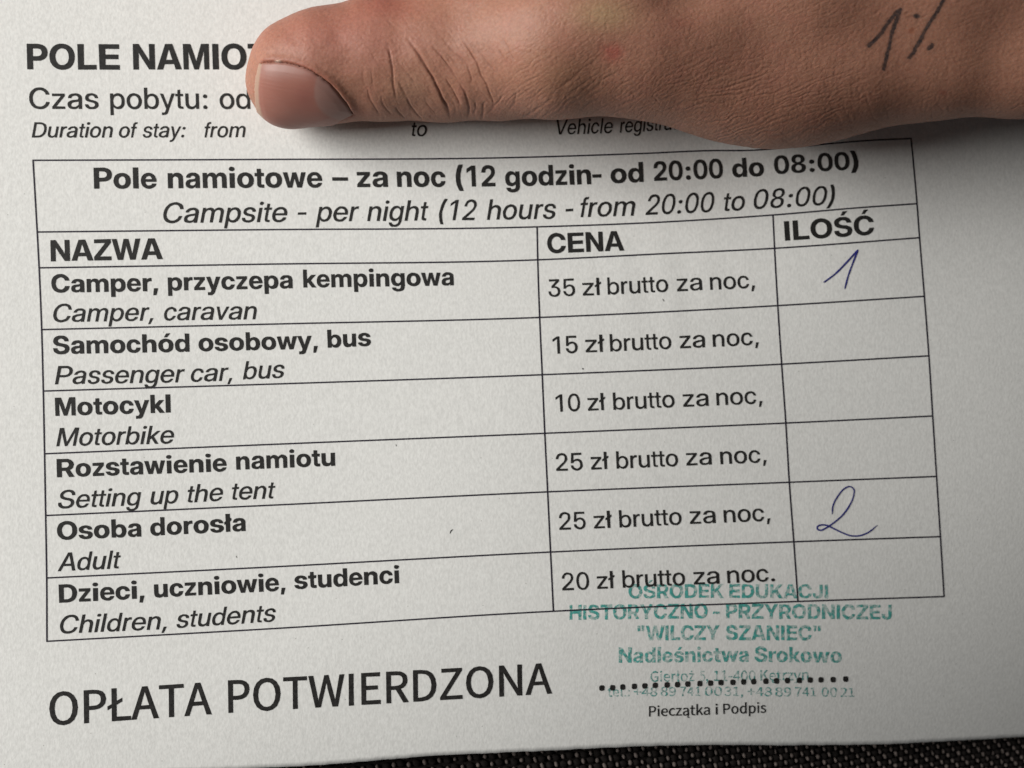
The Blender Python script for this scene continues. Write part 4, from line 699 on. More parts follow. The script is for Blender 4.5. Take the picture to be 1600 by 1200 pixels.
# stamp
stamp = bpy.data.objects.new('ink_stamp', None)
col.objects.link(stamp)
stamp.parent = form
for name, style, words in STAMP:
    print_line('stamp_text', style, words, MAT_STAMP if style == 'S' else MAT_STAMP_FAINT, LIFT_STAMP, stamp, 0.5)

# dotted signature line
DX = [207, 250, 291, 338, 380, 422, 470, 512, 553, 602, 645, 687, 735, 778, 819, 868, 911, 955, 1003, 1047, 1090, 1139, 1190]
DY = [503, 502, 499, 496.5, 494.5, 492, 490.5, 489, 487, 485, 483, 481, 480, 478.5, 477, 475.5, 474.5, 473, 472, 471, 470, 469, 467]
parts = []
for k, (dx, dy) in enumerate(zip(DX, DY)):
    cx, cy = 860 + dx / 2.5806, 880 + dy / 2.5806
    a = np.linspace(0, 2 * np.pi, 20, endpoint=False)
    sq = (np.abs(np.cos(a)) ** 3 + np.abs(np.sin(a)) ** 3) ** (-1 / 3)
    r = 4.15 * sq * (1 + 0.05 * vnoise(a * 2 + k * 7, a * 0, 9))
    P = np.stack([cx + r * np.cos(a) * 0.98, cy - r * np.sin(a) * 1.08], 1)
    W = on_sheet(P[:, 0], P[:, 1])
    W[:, 2] += LIFT_TEXT
    parts.append((W, [tuple(range(len(W)))]))
V, F = join(parts)
mesh_obj('dotted_line', V * MM, F, MAT_WORN, form)


# pen digits
def pen(name, strokes, label):
    parts = []
    for k, (pts, w) in enumerate(strokes):
        P = smooth_curve(pts, 90)
        ww = w * (1 + 0.18 * vnoise(np.arange(90) * 0.12, np.zeros(90), 11 + k)) * np.clip(np.minimum(np.arange(90) / 4 + .45, (89 - np.arange(90)) / 6 + .35), 0, 1)
        parts.append(ribbon(P, ww, LIFT_PEN + 0.003 * k))
    V, F = join(parts)
    o = mesh_obj(name, V * MM, F, MAT_PEN, form)
    o['label'] = label


z7 = lambda pts: [(800 + x / 2, 560 + y / 2) for x, y in pts]
z5 = lambda pts: [(800 + x / 2, 200 + y / 2) for x, y in pts]
pen('handwritten_digit', [(z5([(973, 483), (1008, 457), (1045, 420), (1081, 380)]), 2.6), (z5([(1081, 380), (1066, 418), (1050, 462), (1039, 504)]), 2.5)],
    'dark blue pen stroke digit 1 in the upper table row')
pen('handwritten_digit', [(z7([(1000, 487), (1002, 462), (1018, 430), (1038, 407), (1055, 400), (1067, 408), (1066, 432), (1052, 463), (1030, 492), (1004, 514),
                               (980, 530), (964, 537), (954, 534), (953, 526), (962, 521), (980, 521), (1003, 531), (1030, 544), (1058, 554), (1085, 554),
                               (1112, 544), (1141, 521)]), 2.3)],
    'dark blue pen digit 2 with a loop and long tail in the adult row')
# printer flecks
for pts, w in [([(707.5, 827), (704.5, 829.5), (703, 834)], 1.6), ([(618.5, 694), (619, 698)], 0.8),
               ([(910, 575), (911, 577.5)], 2.2), ([(369, 868), (370, 872)], 0.7), ([(1035, 467), (1037.5, 471)], 1.2)]:
    V, F = ribbon(smooth_curve(pts, 12), w * np.sin(np.linspace(0.35, 2.9, 12)), LIFT_TEXT)
    mesh_obj('ink_fleck', V * MM, F, MAT_TONER, form)

# ------------------------------------------------------------------ woven black seat fabric below the sheet
def build_fabric():
    m1, nt, b = material('black_yarn')
    tc = node(nt, 'ShaderNodeTexCoord')
    n = node(nt, 'ShaderNodeTexNoise', i_Scale=1800.0, i_Detail=3.0)
    nt.links.new(tc.outputs['Object'], n.inputs['Vector'])
    r = ramp(nt, [(0.3, (0.006, 0.005, 0.0045, 1)), (0.75, (0.018, 0.0145, 0.0135, 1))])
    nt.links.new(n.outputs['Fac'], r.inputs['Fac'])
    nt.links.new(r.outputs['Color'], b.inputs['Base Color'])
    b.inputs['Roughness'].default_value = 0.85
    b.inputs['Specular IOR Level'].default_value = 0.1
    m2, nt, b = material('brown_yarn')
    tc = node(nt, 'ShaderNodeTexCoord')
    n = node(nt, 'ShaderNodeTexNoise', i_Scale=1500.0, i_Detail=3.0)
    nt.links.new(tc.outputs['Object'], n.inputs['Vector'])
    r = ramp(nt, [(0.3, (0.08, 0.063, 0.055, 1)), (0.75, (0.15, 0.12, 0.108, 1))])
    nt.links.new(n.outputs['Fac'], r.inputs['Fac'])
    nt.links.new(r.outputs['Color'], b.inputs['Base Color'])
    b.inputs['Roughness'].default_value = 0.8

    def fz(x, y):
        return sheet_z(x, y) - 3.6 + 0.25 * np.sin(np.asarray(x) / 13.0 + np.asarray(y) / 9.0)
    V, F, MI = [], [], []
    # backing sheet
    xs, ys = np.linspace(-190, 190, 96), np.linspace(-150, 190, 86)
    X, Y = np.meshgrid(xs, ys)
    base = np.stack([X, Y, fz(X, Y) - 0.35], -1).reshape(-1, 3)
    nx = len(xs)
    ii = (np.arange(len(ys) - 1)[:, None] * nx + np.arange(nx - 1)[None]).ravel()
    V.append(base)
    F += np.stack([ii, ii + 1, ii + nx + 1, ii + nx], 1).tolist()
    MI += [0] * len(ii)
    b0 = len(base)
    # yarn floats: dark lumps of the warp and brown lumps of the weft between them
    nu, nv = 8, 5
    th = np.linspace(0, 2 * np.pi, nu, endpoint=False)
    ph = np.linspace(0.12, np.pi / 2 + 0.25, nv)
    U = np.stack([(np.sin(ph)[:, None] * np.cos(th)), (np.sin(ph)[:, None] * np.sin(th)), np.cos(ph)[:, None] * np.ones(nu)], -1).reshape(-1, 3)
    q = []
    for a in range(nv - 1):
        for c in range(nu):
            q.append((a * nu + c, (a + 1) * nu + c, (a + 1) * nu + (c + 1) % nu, a * nu + (c + 1) % nu))
    q.append(tuple(range(nu)))
    x = -112.0
    rows = 44
    px_ = 2.72
    cols = []
    while x < 112:
        cols.append(x)
        x += np.interp(x, [-110, -30, 20, 50, 56, 110], [2.85, 2.75, 2.35, 2.0, 2.3, 2.15])
    rnd = np.random.default_rng(3)
    for r in range(rows):
        for k, cx in enumerate(cols):
            pr = np.interp(cx, [-110, -30, 20, 110], [1.55, 1.5, 1.25, 1.15])
            p = cols[min(k + 1, len(cols) - 1)] - cx if k < len(cols) - 1 else 2.1
            yc = -56.5 - r * pr + (0.03 if cx < 52 else 0.10) * (cx - 52) * 0.6
            if yc < -110:
                continue
            for kind in (0, 1):
                xx = cx + (p / 2 if (r + kind) % 2 else 0) + rnd.normal(0, 0.07)
                yy = yc + rnd.normal(0, 0.06)
                if kind == 1:      # brown
                    s = (0.38 + rnd.normal(0, .04), 0.46 + rnd.normal(0, .06), 0.42)
                    an = 0.35 + rnd.normal(0, .12)
                else:
                    s = (0.80, 0.66, 0.48)
                    an = -0.2 + rnd.normal(0, .1)
                ca, sa = math.cos(an), math.sin(an)
                P = U * s
                P = np.stack([P[:, 0] * ca - P[:, 1] * sa + xx, P[:, 0] * sa + P[:, 1] * ca + yy, P[:, 2] + fz(xx, yy) - 0.25 + 0.08 * kind], -1)
                V.append(P)
                F += [tuple(b0 + j for j in f) for f in q]
                MI += [kind] * len(q)
                b0 += len(P)
    o = mesh_obj('fabric_surface', np.concatenate(V) * MM, F, m1, smooth=True)
    o.data.materials.append(m2)
    o.data.polygons.foreach_set('material_index', MI)
    tag(o, 'woven black fabric with small brown flecks under the bottom edge of the form', kind='structure')
    return o


build_fabric()

# ------------------------------------------------------------------ the hand
def S(px, py, r, z):
    """ball seen at a photo pixel with an apparent radius, centre z mm above the fabric plane"""
    P = at_height(px, py, z)
    return np.r_[P, r * (CAM[2] - z) / FPX]


def rcone(P, A, B):
    """signed distance to a round cone between balls A and B"""
    a, ra, b, rb = A[:3], A[3], B[:3], B[3]
    ba = b - a
    l2 = ba @ ba
    rr = ra - rb
    a2 = l2 - rr * rr
    il2 = 1 / l2
    pa = P - a
    y = pa @ ba
    z = y - l2
    v = pa * l2 - y[:, None] * ba
    x2 = np.einsum('ij,ij->i', v, v)
    y2 = y * y * l2
    z2 = z * z * l2
    k = np.sign(rr) * rr * rr * x2
    d = (np.sqrt(x2 * a2 * il2) + y * rr) * il2 - ra
    c1 = np.sign(z) * a2 * z2 > k
    d = np.where(c1, np.sqrt(x2 + z2) * il2 - rb, d)
    c2 = (~c1) & (np.sign(y) * a2 * y2 < k)
    return np.where(c2, np.sqrt(x2 + y2) * il2 - ra, d)


def smin(a, b, k):
    h = np.clip(k - np.abs(a - b), 0, None) / k
    return np.minimum(a, b) - h * h * h * k / 6


THUMB = [S(452, 131, 67, 7.8), S(474, 111, 81, 9.2), S(512, 103, 87, 10.2), S(600, 90, 95, 10.8), S(690, 86, 101, 11.8),
         S(780, 78, 107, 14.2), S(870, 67, 112, 19.0)]
PALM = [S(870, 67, 112, 19.0), S(1000, 53, 125, 19.5), S(1065, 63, 123, 18.5), S(1110, 77, 123, 17.0), S(1150, 91, 123, 16.0), S(1198, 100, 124, 15.5),
        S(1245, 98, 124, 15.5), S(1290, 90, 123, 16.0), S(1350, 75, 122, 17.0), S(1450, 64, 121, 18.5), S(1600, 60, 121, 20.5), S(1900, 20, 150, 23), S(2300, -20, 180, 26)]
BACK = [S(930, 10, 110, 20.5), S(1060, -30, 125, 20.5), S(1250, -50, 150, 21.5), S(1450, -60, 160, 23.0), S(1700, -60, 165, 25.0)]
B4 = lambda *v: np.array(v, float)
META = [[B4(45, 78, 24, 13), B4(-12, 95, 29, 11)], [B4(48, 88, 27, 14), B4(-14, 113, 30, 11)],
        [B4(50, 98, 26, 13), B4(-6, 130, 27, 10.5)], [B4(52, 106, 23, 12), B4(6, 143, 21, 9.5)]]
FING = [[B4(-12, 95, 29, 11), B4(-50, 110, 27, 9.5), B4(-68, 116, 15, 8), B4(-80, 120, 9.5, 7.2)],
        [B4(-14, 113, 31, 11), B4(-57, 132, 28, 9.7), B4(-80, 142, 15, 8.2), B4(-92, 147, 9.5, 7.3)],
        [B4(-6, 130, 27, 10.5), B4(-44, 152, 25, 9), B4(-66, 164, 14, 7.8), B4(-79, 171, 9, 6.8)],
        [B4(6, 143, 21, 9.5), B4(-22, 164, 19, 8), B4(-37, 175, 12, 7), B4(-48, 182, 8.5, 6)]]
WRIST = [B4(48, 92, 22, 15), B4(62, 86, 20, 16), B4(78, 84, 20, 17), B4(125, 86, 23, 21), B4(170, 88, 27, 25)]
WEB = [B4(2, 74, 18, 9), B4(28, 80, 20, 13)]


def hand_sdf(P):
    d = None
    for ch, k in ((THUMB, 2.5), (PALM, 5), (BACK, 7)):
        for a, b in zip(ch[:-1], ch[1:]):
            c = rcone(P, a, b)
            d = c if d is None else smin(d, c, k)
    for ch in META + [WEB]:
        d = smin(d, rcone(P, ch[0], ch[1]), 9)
    w = None
    for a, b in zip(WRIST[:-1], WRIST[1:]):
        c = rcone(P, a, b)
        w = c if w is None else smin(w, c, 5)
    d = smin(d, w, 10)
    f = None
    for ch in FING:
        g = None
        for a, b in zip(ch[:-1], ch[1:]):
            c = rcone(P, a, b)
            g = c if g is None else smin(g, c, 3)
        f = g if f is None else smin(f, g, 1.0)
    return smin(d, f, 5)


def hand_grad(P):
    e = 0.02
    k = np.array([[1, -1, -1], [-1, -1, 1], [-1, 1, -1], [1, 1, 1]], float)
    g = sum(q * hand_sdf(P + q * e)[:, None] for q in k)
    return g / (np.linalg.norm(g, axis=1)[:, None] + 1e-12)


def surface_nets(lo, hi, h):
    ax = [np.arange(lo[i], hi[i] + h, h) for i in range(3)]
    n = [len(a) for a in ax]
    G = np.stack(np.meshgrid(*ax, indexing='ij'), -1).reshape(-1, 3)
    f = np.concatenate([hand_sdf(G[k:k + 200000]) for k in range(0, len(G), 200000)]).reshape(n)
    s = f < 0
    cnt = np.zeros([m - 1 for m in n], int)
    sm = np.zeros([m - 1 for m in n] + [3])
    corner = [(i, j, k) for i in (0, 1) for j in (0, 1) for k in (0, 1)]

    def sub(A, c):
        return A[c[0]:c[0] + n[0] - 1, c[1]:c[1] + n[1] - 1, c[2]:c[2] + n[2] - 1]
    for c in corner:
        for d in range(3):
            if c[d] == 0:
                c2 = list(c)
                c2[d] = 1
                fa, fb = sub(f, c), sub(f, c2)
                x = (fa < 0) != (fb < 0)
                t = np.where(x, fa / np.where(x, fa - fb, 1), 0)
                p = np.zeros(x.shape + (3,))
                for q in range(3):
                    p[..., q] = c[q]
                p[..., d] = t
                sm += np.where(x[..., None], p, 0)
                cnt += x
    act = cnt > 0
    idx = -np.ones(act.shape, int)
    idx[act] = np.arange(act.sum())
    I = np.argwhere(act)
    V = (sm[act] / cnt[act][:, None] + I) * h + [a[0] for a in ax]
    F = []
    for d in range(3):
        u, v = (d + 1) % 3, (d + 2) % 3
        sl = [slice(None)] * 3
        sl[d] = slice(0, n[d] - 1)
        sl2 = list(sl)
        sl2[d] = slice(1, n[d])
        a, b = s[tuple(sl)], s[tuple(sl2)]
        E = np.argwhere(a != b)
        E = E[(E[:, u] > 0) & (E[:, v] > 0) & (E[:, u] < n[u] - 1) & (E[:, v] < n[v] - 1)]
        flip = a[tuple(E.T)]
        q = []
        for du, dv in ((-1, -1), (0, -1), (0, 0), (-1, 0)):
            C = E.copy()
            C[:, u] += du
            C[:, v] += dv
            q.append(idx[tuple(C.T)])
        q = np.stack(q, 1)
        F.append(np.where(flip[:, None], q, q[:, ::-1]))
    return V, np.concatenate(F)


def seg_dist(px, py, pts):
    """distance to a polyline and the position (0..1) along it"""
    P = np.asarray(pts, float)
    L = np.r_[0, np.cumsum(np.linalg.norm(np.diff(P, axis=0), axis=1))]
    best = np.full(px.shape, 1e9)
    pos = np.zeros(px.shape)
    for k in range(len(P) - 1):
        d = P[k + 1] - P[k]
        t = np.clip(((px - P[k, 0]) * d[0] + (py - P[k, 1]) * d[1]) / (d @ d), 0, 1)
        r = np.hypot(px - P[k, 0] - t * d[0], py - P[k, 1] - t * d[1])
        m = r < best
        best = np.where(m, r, best)
        pos = np.where(m, (L[k] + t * (L[k + 1] - L[k])) / L[-1], pos)
    return best, pos


def poly_sd(px, py, pts):
    P = np.asarray(pts, float)
    d, _ = seg_dist(px, py, np.r_[P, P[:1]])
    ins = np.zeros(px.shape, bool)
    for k in range(len(P)):
        (x1, y1), (x2, y2) = P[k - 1], P[k]
        if y1 != y2:
            ins ^= ((y1 > py) != (y2 > py)) & (px < (x2 - x1) * (py - y1) / (y2 - y1) + x1)
    return np.where(ins, -d, d)


z7c = lambda pts: [(560 + x / 5.333, y / 5.333) for x, y in pts]
CREASES = [  # (points, depth mm, half width px)
    (z7c([(400, 310), (440, 365), (490, 430), (530, 505), (580, 580), (630, 660), (660, 730), (690, 800), (735, 880), (755, 940), (762, 1000)]), 0.42, 2.0),
    (z7c([(225, 350), (255, 420), (275, 500), (292, 600), (292, 680), (305, 760), (328, 835)]), 0.22, 1.7),
    (z7c([(305, 880), (335, 930), (395, 990)]), 0.18, 1.5), (z7c([(70, 740), (95, 820), (140, 900), (190, 960)]), 0.16, 1.5),
    (z7c([(185, 790), (205, 860), (250, 925), (300, 965)]), 0.16, 1.5), (z7c([(395, 790), (430, 865), (480, 940), (540, 990)]), 0.2, 1.6),
    (z7c([(590, 365), (640, 410), (700, 480), (745, 540), (800, 620), (850, 680)]), 0.16, 1.5),
    (z7c([(720, 640), (770, 720), (820, 810), (855, 885)]), 0.2, 1.6),
    (z7c([(850, 690), (890, 770), (912, 840), (925, 900), (910, 1000)]), 0.24, 1.7),
    (z7c([(710, 345), (790, 425), (860, 490), (910, 550), (935, 620), (942, 720)]), 0.15, 1.5),
    (z7c([(850, 310), (900, 375), (940, 440), (985, 520), (1015, 610), (1065, 700), (1095, 780), (1130, 870), (1135, 930)]), 0.2, 1.6),
    (z7c([(1048, 850), (1040, 920), (1028, 1000)]), 0.2, 1.6), (z7c([(930, 350), (1000, 420), (1060, 500), (1110, 560), (1160, 620)]), 0.13, 1.4),
    (z7c([(1190, 310), (1240, 380), (1270, 450), (1310, 510)]), 0.12, 1.4), (z7c([(1160, 400), (1210, 480), (1250, 550)]), 0.1, 1.4),
    (z7c([(350, 540), (400, 600), (440, 650), (480, 695)]), 0.12, 1.6), (z7c([(640, 420), (720, 440), (790, 500), (840, 560)]), 0.1, 1.3),
    (z7c([(240, 160), (280, 210), (310, 240)]), 0.08, 1.4), (z7c([(360, 130), (400, 190), (430, 240)]), 0.07, 1.4),
    (z7c([(105, 560), (110, 640), (130, 740)]), 0.07, 1.6), (z7c([(35, 560), (40, 640), (55, 720)]), 0.06, 1.6),
    (z7c([(540, 830), (590, 890), (650, 950)]), 0.1, 1.6), (z7c([(340, 680), (370, 740), (400, 800)]), 0.1, 1.5),
    (z7c([(970, 830), (980, 890), (960, 960)]), 0.12, 1.4), (z7c([(1210, 780), (1150, 870), (1060, 960)]), 0.1, 1.4),
    (z7c([(1325, 740), (1300, 840), (1240, 930)]), 0.1, 1.4),
]
NAIL = [(405, 100), (414, 97), (432, 97), (448, 98.5), (462, 101.5), (476, 106), (490, 113), (503, 121.5), (517, 133), (529, 146), (540, 160), (549.5, 176),
        (551, 179), (535, 186), (520, 195), (490, 205), (455, 214), (425, 210), (410, 194), (403, 178), (399, 160), (398, 140), (400, 120)]
LUNULA = [(499, 100), (495, 122), (492, 138), (492, 150), (496, 163), (504, 173), (516, 181), (540, 190), (570, 190), (570, 100)]

def build_hand():
    h = 1.5
    V, F = surface_nets((-105, 20, -2), (150, 200, 66), h)
    for _ in range(3):
        V = V - hand_sdf(V)[:, None] * hand_grad(V)
    bm = bmesh.new()
    vs = [bm.verts.new(p) for p in V]
    for f in F:
        if len(set(f)) == 4 and min(f) >= 0:
            try:
                bm.faces.new([vs[k] for k in f])
            except ValueError:
                pass
    # end of the forearm, far outside the picture
    bmesh.ops.holes_fill(bm, edges=[e for e in bm.edges if e.is_boundary], sides=0)
    px, py = to_px(V)
    okv = (px > 350) & (px < 1630) & (py > -35) & (py < 262) & (V[:, 2] > 0.5)
    bm.verts.ensure_lookup_table()
    bm.verts.index_update()
    es = {e for f in bm.faces if len(f.verts) == 4 and all(okv[v.index] for v in f.verts) for e in f.edges}
    bmesh.ops.subdivide_edges(bm, edges=list(es), cuts=8, use_grid_fill=True)
    fine = [e for e in bm.edges if e.calc_length() < 0.9 and all(372 < a < 570 for a in [to_px(np.array(v.co))[0] for v in e.verts])]
    me = bpy.data.meshes.new('hand')
    bm.to_mesh(me)
    bm.free()
    n = len(me.vertices)
    V = np.empty(n * 3)
    me.vertices.foreach_get('co', V)
    V = V.reshape(-1, 3)
    for _ in range(3):
        V = V - hand_sdf(V)[:, None] * hand_grad(V)
    N = hand_grad(V)
    px, py = to_px(V)
    view = CAM - V
    view /= np.linalg.norm(view, axis=1)[:, None]
    facing = np.einsum('ij,ij->i', N, view)
    reg = (px > 340) & (px < 1660) & (py > -50) & (py < 290) & (facing > -0.25)
    w = np.clip((facing + 0.25) / 0.3, 0, 1) * np.clip((py + 50) / 30, 0, 1) * reg
    base = V.copy()
    D = np.zeros(n)
    # soft lumps
    D += (0.10 * vnoise(px / 55, py / 40, 1) + 0.05 * vnoise(px / 22, py / 20, 2)) * np.interp(px, [760, 880], [1, 0.4])
    D += 0.22 * np.exp(-((px - 632) / 26) ** 2 - ((py - 135) / 40) ** 2) * w
    D += 0.18 * np.exp(-((px - 720) / 16) ** 2 - ((py - 150) / 40) ** 2) * w
    D += 0.8 * np.exp(-((px - 925) / 70) ** 2 - ((py - 25) / 55) ** 2)          # knuckle at the thumb's base
    D -= 1.6 * np.exp(-((px - 1075) / 75) ** 2 - ((py + 5) / 38) ** 2)           # hollow behind it
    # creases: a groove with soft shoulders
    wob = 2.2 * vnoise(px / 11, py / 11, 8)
    crease_shade = np.zeros(n)
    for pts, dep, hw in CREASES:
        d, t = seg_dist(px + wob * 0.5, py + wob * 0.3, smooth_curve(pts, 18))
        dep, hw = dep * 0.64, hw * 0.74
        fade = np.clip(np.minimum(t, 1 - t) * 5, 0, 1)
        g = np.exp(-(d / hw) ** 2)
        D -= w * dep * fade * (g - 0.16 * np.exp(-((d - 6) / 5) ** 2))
        crease_shade = np.maximum(crease_shade, g * fade * min(1, dep / 0.17))

    # fine lines of the skin, running in different directions along the hand
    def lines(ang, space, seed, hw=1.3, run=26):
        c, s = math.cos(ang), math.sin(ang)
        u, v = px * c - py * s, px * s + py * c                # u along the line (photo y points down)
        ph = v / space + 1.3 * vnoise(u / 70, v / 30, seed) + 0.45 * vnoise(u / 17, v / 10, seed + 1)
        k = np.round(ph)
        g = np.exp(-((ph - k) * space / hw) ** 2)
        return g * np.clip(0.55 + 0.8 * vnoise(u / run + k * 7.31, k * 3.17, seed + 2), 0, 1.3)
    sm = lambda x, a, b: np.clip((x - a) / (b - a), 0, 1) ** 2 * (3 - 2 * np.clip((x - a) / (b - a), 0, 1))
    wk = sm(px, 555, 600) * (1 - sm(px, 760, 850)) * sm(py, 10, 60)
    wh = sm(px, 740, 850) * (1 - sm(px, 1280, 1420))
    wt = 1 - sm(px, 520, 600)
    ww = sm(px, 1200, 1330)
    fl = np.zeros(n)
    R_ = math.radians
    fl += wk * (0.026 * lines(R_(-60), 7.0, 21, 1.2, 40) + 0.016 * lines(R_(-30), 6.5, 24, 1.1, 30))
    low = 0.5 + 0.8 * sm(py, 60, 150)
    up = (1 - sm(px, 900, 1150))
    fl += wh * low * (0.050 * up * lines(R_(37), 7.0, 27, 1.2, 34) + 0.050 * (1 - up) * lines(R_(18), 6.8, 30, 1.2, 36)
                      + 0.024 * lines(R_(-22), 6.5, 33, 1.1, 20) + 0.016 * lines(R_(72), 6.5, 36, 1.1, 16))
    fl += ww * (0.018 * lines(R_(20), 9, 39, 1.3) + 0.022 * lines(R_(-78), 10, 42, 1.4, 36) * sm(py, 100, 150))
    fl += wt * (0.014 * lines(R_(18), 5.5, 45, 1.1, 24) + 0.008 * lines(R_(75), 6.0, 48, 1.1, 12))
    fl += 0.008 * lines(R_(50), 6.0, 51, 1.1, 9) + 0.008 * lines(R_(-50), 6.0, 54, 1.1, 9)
    D -= w * fl
    D += w * 0.012 * vnoise(px / 2.3, py / 2.3, 33)
    # nail: recess in the skin with a raised fold round it
    sd = poly_sd(px + 0.6 * vnoise(px / 12, py / 12, 40), py + 0.6 * vnoise(px / 12, py / 12, 41), NAIL)
    near = reg & (facing > -0.2) & (px > 370) & (px < 600)
    free = 1 - sm(px, 402, 416)
    low_side = sm(py - (199 - (px - 440) * 0.2), -10, 4)
    fold = np.where(sd > 0, np.exp(-((sd - 4.5) / 6) ** 2), 0) * (1 - free) * (1 - low_side)
    D += np.where(near, 0.26 * fold, 0)
    D -= np.where(near & (sd < 2.0), 0.42 * np.clip((2.0 - sd) / 2.5, 0, 1), 0)
    D -= np.where(near & (sd >= 2.0), 0.14 * free * np.exp(-(sd / 14) ** 2), 0)
    # flake of dry skin at the fold
    fk = np.exp(-((px - 434 + (py - 97)) / 4.5) ** 2 - ((py - 96.5) / 2.0) ** 2) * near
    D += 0.30 * fk
    V = V + N * D[:, None]

    # ---- skin tones (mostly the skin's own colour; groove shade is painted in)
    C = np.tile(np.array([0.305, 0.157, 0.105]), (n, 1))

    def blend(mask, c, a):
        m = np.clip(mask * a, 0, 1)[:, None]
        C[:] = C * (1 - m) + np.array(c) * m
    blend(0.5 + 0.5 * vnoise(px / 60, py / 45, 60), (0.297, 0.145, 0.099), 0.5)
    blend(np.clip(vnoise(px / 18, py / 14, 61), 0, 1), (0.330, 0.149, 0.109), 0.35)
    blend(np.exp(-((px - 520) / 130) ** 2 - ((py - 50) / 60) ** 2), (0.330, 0.135, 0.102), 0.7)
    blend(np.exp(-((px - 600) / 45) ** 2 - ((py - 5) / 22) ** 2), (0.330, 0.106, 0.079), 0.5)
    blend(np.exp(-((px - 945) / 45) ** 2 - ((py - 22) / 26) ** 2), (0.343, 0.238, 0.132), 0.75)
    blend(np.exp(-((px - 640) / 35) ** 2 - ((py - 140) / 30) ** 2), (0.304, 0.188, 0.125), 0.5)
    blend(np.exp(-((px - 880) / 60) ** 2 - ((py - 120) / 40) ** 2), (0.304, 0.172, 0.099), 0.4)
    blend(np.exp(-(np.hypot((px - 956) / 17, (py - 82) / 15)) ** 2.5) * (0.75 + 0.25 * vnoise(px / 5, py / 4, 62)), (0.343, 0.076, 0.063), 0.75)
    blend(np.exp(-((px - 1065) / 25) ** 2 - ((py - 35) / 10) ** 2), (0.297, 0.106, 0.079), 0.3)
    blend(sm(px, 1150, 1400), (0.290, 0.148, 0.098), 0.6)  # slightly darker towards the wrist
    blend(crease_shade * w, (0.130, 0.040, 0.026), 0.65)  # shade inside the creases, painted into the colour
    blend(np.clip(fl * 16, 0, 1) * w, (0.218, 0.099, 0.066), 0.25)  # fine grooves painted darker, as if shaded
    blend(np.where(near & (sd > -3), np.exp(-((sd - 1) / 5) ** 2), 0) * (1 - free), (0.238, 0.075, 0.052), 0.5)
    blend(np.where(near, np.exp(-((px - 560) / 18) ** 2 - ((py - 178) / 14) ** 2), 0), (0.264, 0.092, 0.059), 0.5)
    blend(np.where(near & (sd > -1), np.exp(-((sd - 0.8) / 1.3) ** 2), 0) * sm(px, 515, 535) * (1 - sm(py, 176, 182)), (0.50, 0.36, 0.28), 0.55)
    blend(fk, (0.561, 0.475, 0.396), 0.95)
    # small moles
    blend(np.exp(-(np.hypot((px - 1424.5) / 5.5, (py - 48) / 5)) ** 2.5) * reg, (0.24, 0.085, 0.045), 0.7)
    blend(np.exp(-(np.hypot((px - 1474) / 6, (py - 145) / 4)) ** 2.5) * reg, (0.22, 0.075, 0.05), 0.65)
    # the tattoo
    zt = lambda pts: [(1300 + x / 5.333, y / 5.333) for x, y in pts]
    jit = 0.9 * vnoise(px / 4, py / 4, 70)
    ink = np.zeros(n)
    for pts, hw in [(zt([(308, 380), (345, 345), (390, 300), (440, 230), (500, 150), (545, 95), (572, 80)]), 3.1),
                    (zt([(570, 85), (548, 140), (520, 215), (495, 300), (478, 390), (460, 450), (443, 520), (430, 575)]), 3.0),
                    (zt([(980, -100), (925, 5), (885, 80), (845, 145), (800, 215), (762, 280), (735, 340), (700, 395), (672, 450), (643, 480)]), 2.9),
                    (zt([(692, 135), (718, 136)]), 3.4), (zt([(808, 405), (838, 375)]), 3.0)]:
        d, t = seg_dist(px, py, smooth_curve(pts, 24))
        ink = np.maximum(ink, 1 - sm(d + jit, hw - 0.8, hw + 1.2))
        ink = np.maximum(ink, 0.22 * np.exp(-(d / 7) ** 2))
    blend(ink * reg * (0.88 + 0.12 * vnoise(px / 3, py / 3, 71)), (0.020, 0.021, 0.024), 0.96)

    me.vertices.foreach_set('co', (V * MM).ravel())
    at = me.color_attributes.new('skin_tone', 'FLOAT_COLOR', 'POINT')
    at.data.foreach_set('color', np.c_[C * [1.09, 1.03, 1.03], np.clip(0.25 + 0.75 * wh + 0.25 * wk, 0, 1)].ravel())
    me.polygons.foreach_set('use_smooth', [True] * len(me.polygons))
    me.update()

    # ---- skin material
    m, nt, b = material('skin')
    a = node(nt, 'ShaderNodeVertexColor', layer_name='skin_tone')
    tc = node(nt, 'ShaderNodeTexCoord')
    n1 = node(nt, 'ShaderNodeTexNoise', i_Scale=1900.0, i_Detail=4.0, i_Roughness=0.6)
    vo = node(nt, 'ShaderNodeTexVoronoi', i_Scale=1500.0)
    for q in (n1, vo):
        nt.links.new(tc.outputs['Object'], q.inputs['Vector'])
    r = ramp(nt, [(0.3, (0.86, 0.84, 0.83, 1)), (0.7, (1.10, 1.12, 1.12, 1))])
    nt.links.new(n1.outputs['Fac'], r.inputs['Fac'])
    mul = node(nt, 'ShaderNodeMix', data_type='RGBA', blend_type='MULTIPLY')
    mul.inputs['Factor'].default_value = 1.0
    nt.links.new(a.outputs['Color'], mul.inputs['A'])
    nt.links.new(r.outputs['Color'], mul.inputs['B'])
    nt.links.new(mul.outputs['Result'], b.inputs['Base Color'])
    b.inputs['Subsurface Weight'].default_value = 0.22
    b.inputs['Subsurface Radius'].default_value = (1.0, 0.35, 0.18)
    b.inputs['Subsurface Scale'].default_value = 0.0016
    b.inputs['Roughness'].default_value = 0.52
    b.inputs['Specular IOR Level'].default_value = 0.27
    ad = node(nt, 'ShaderNodeMath', operation='MULTIPLY_ADD')
    nt.links.new(vo.outputs['Distance'], ad.inputs[0])
    ad.inputs[1].default_value = 0.7
    nt.links.new(n1.outputs['Fac'], ad.inputs[2])
    bp = node(nt, 'ShaderNodeBump', i_Strength=0.5, i_Distance=0.00008)
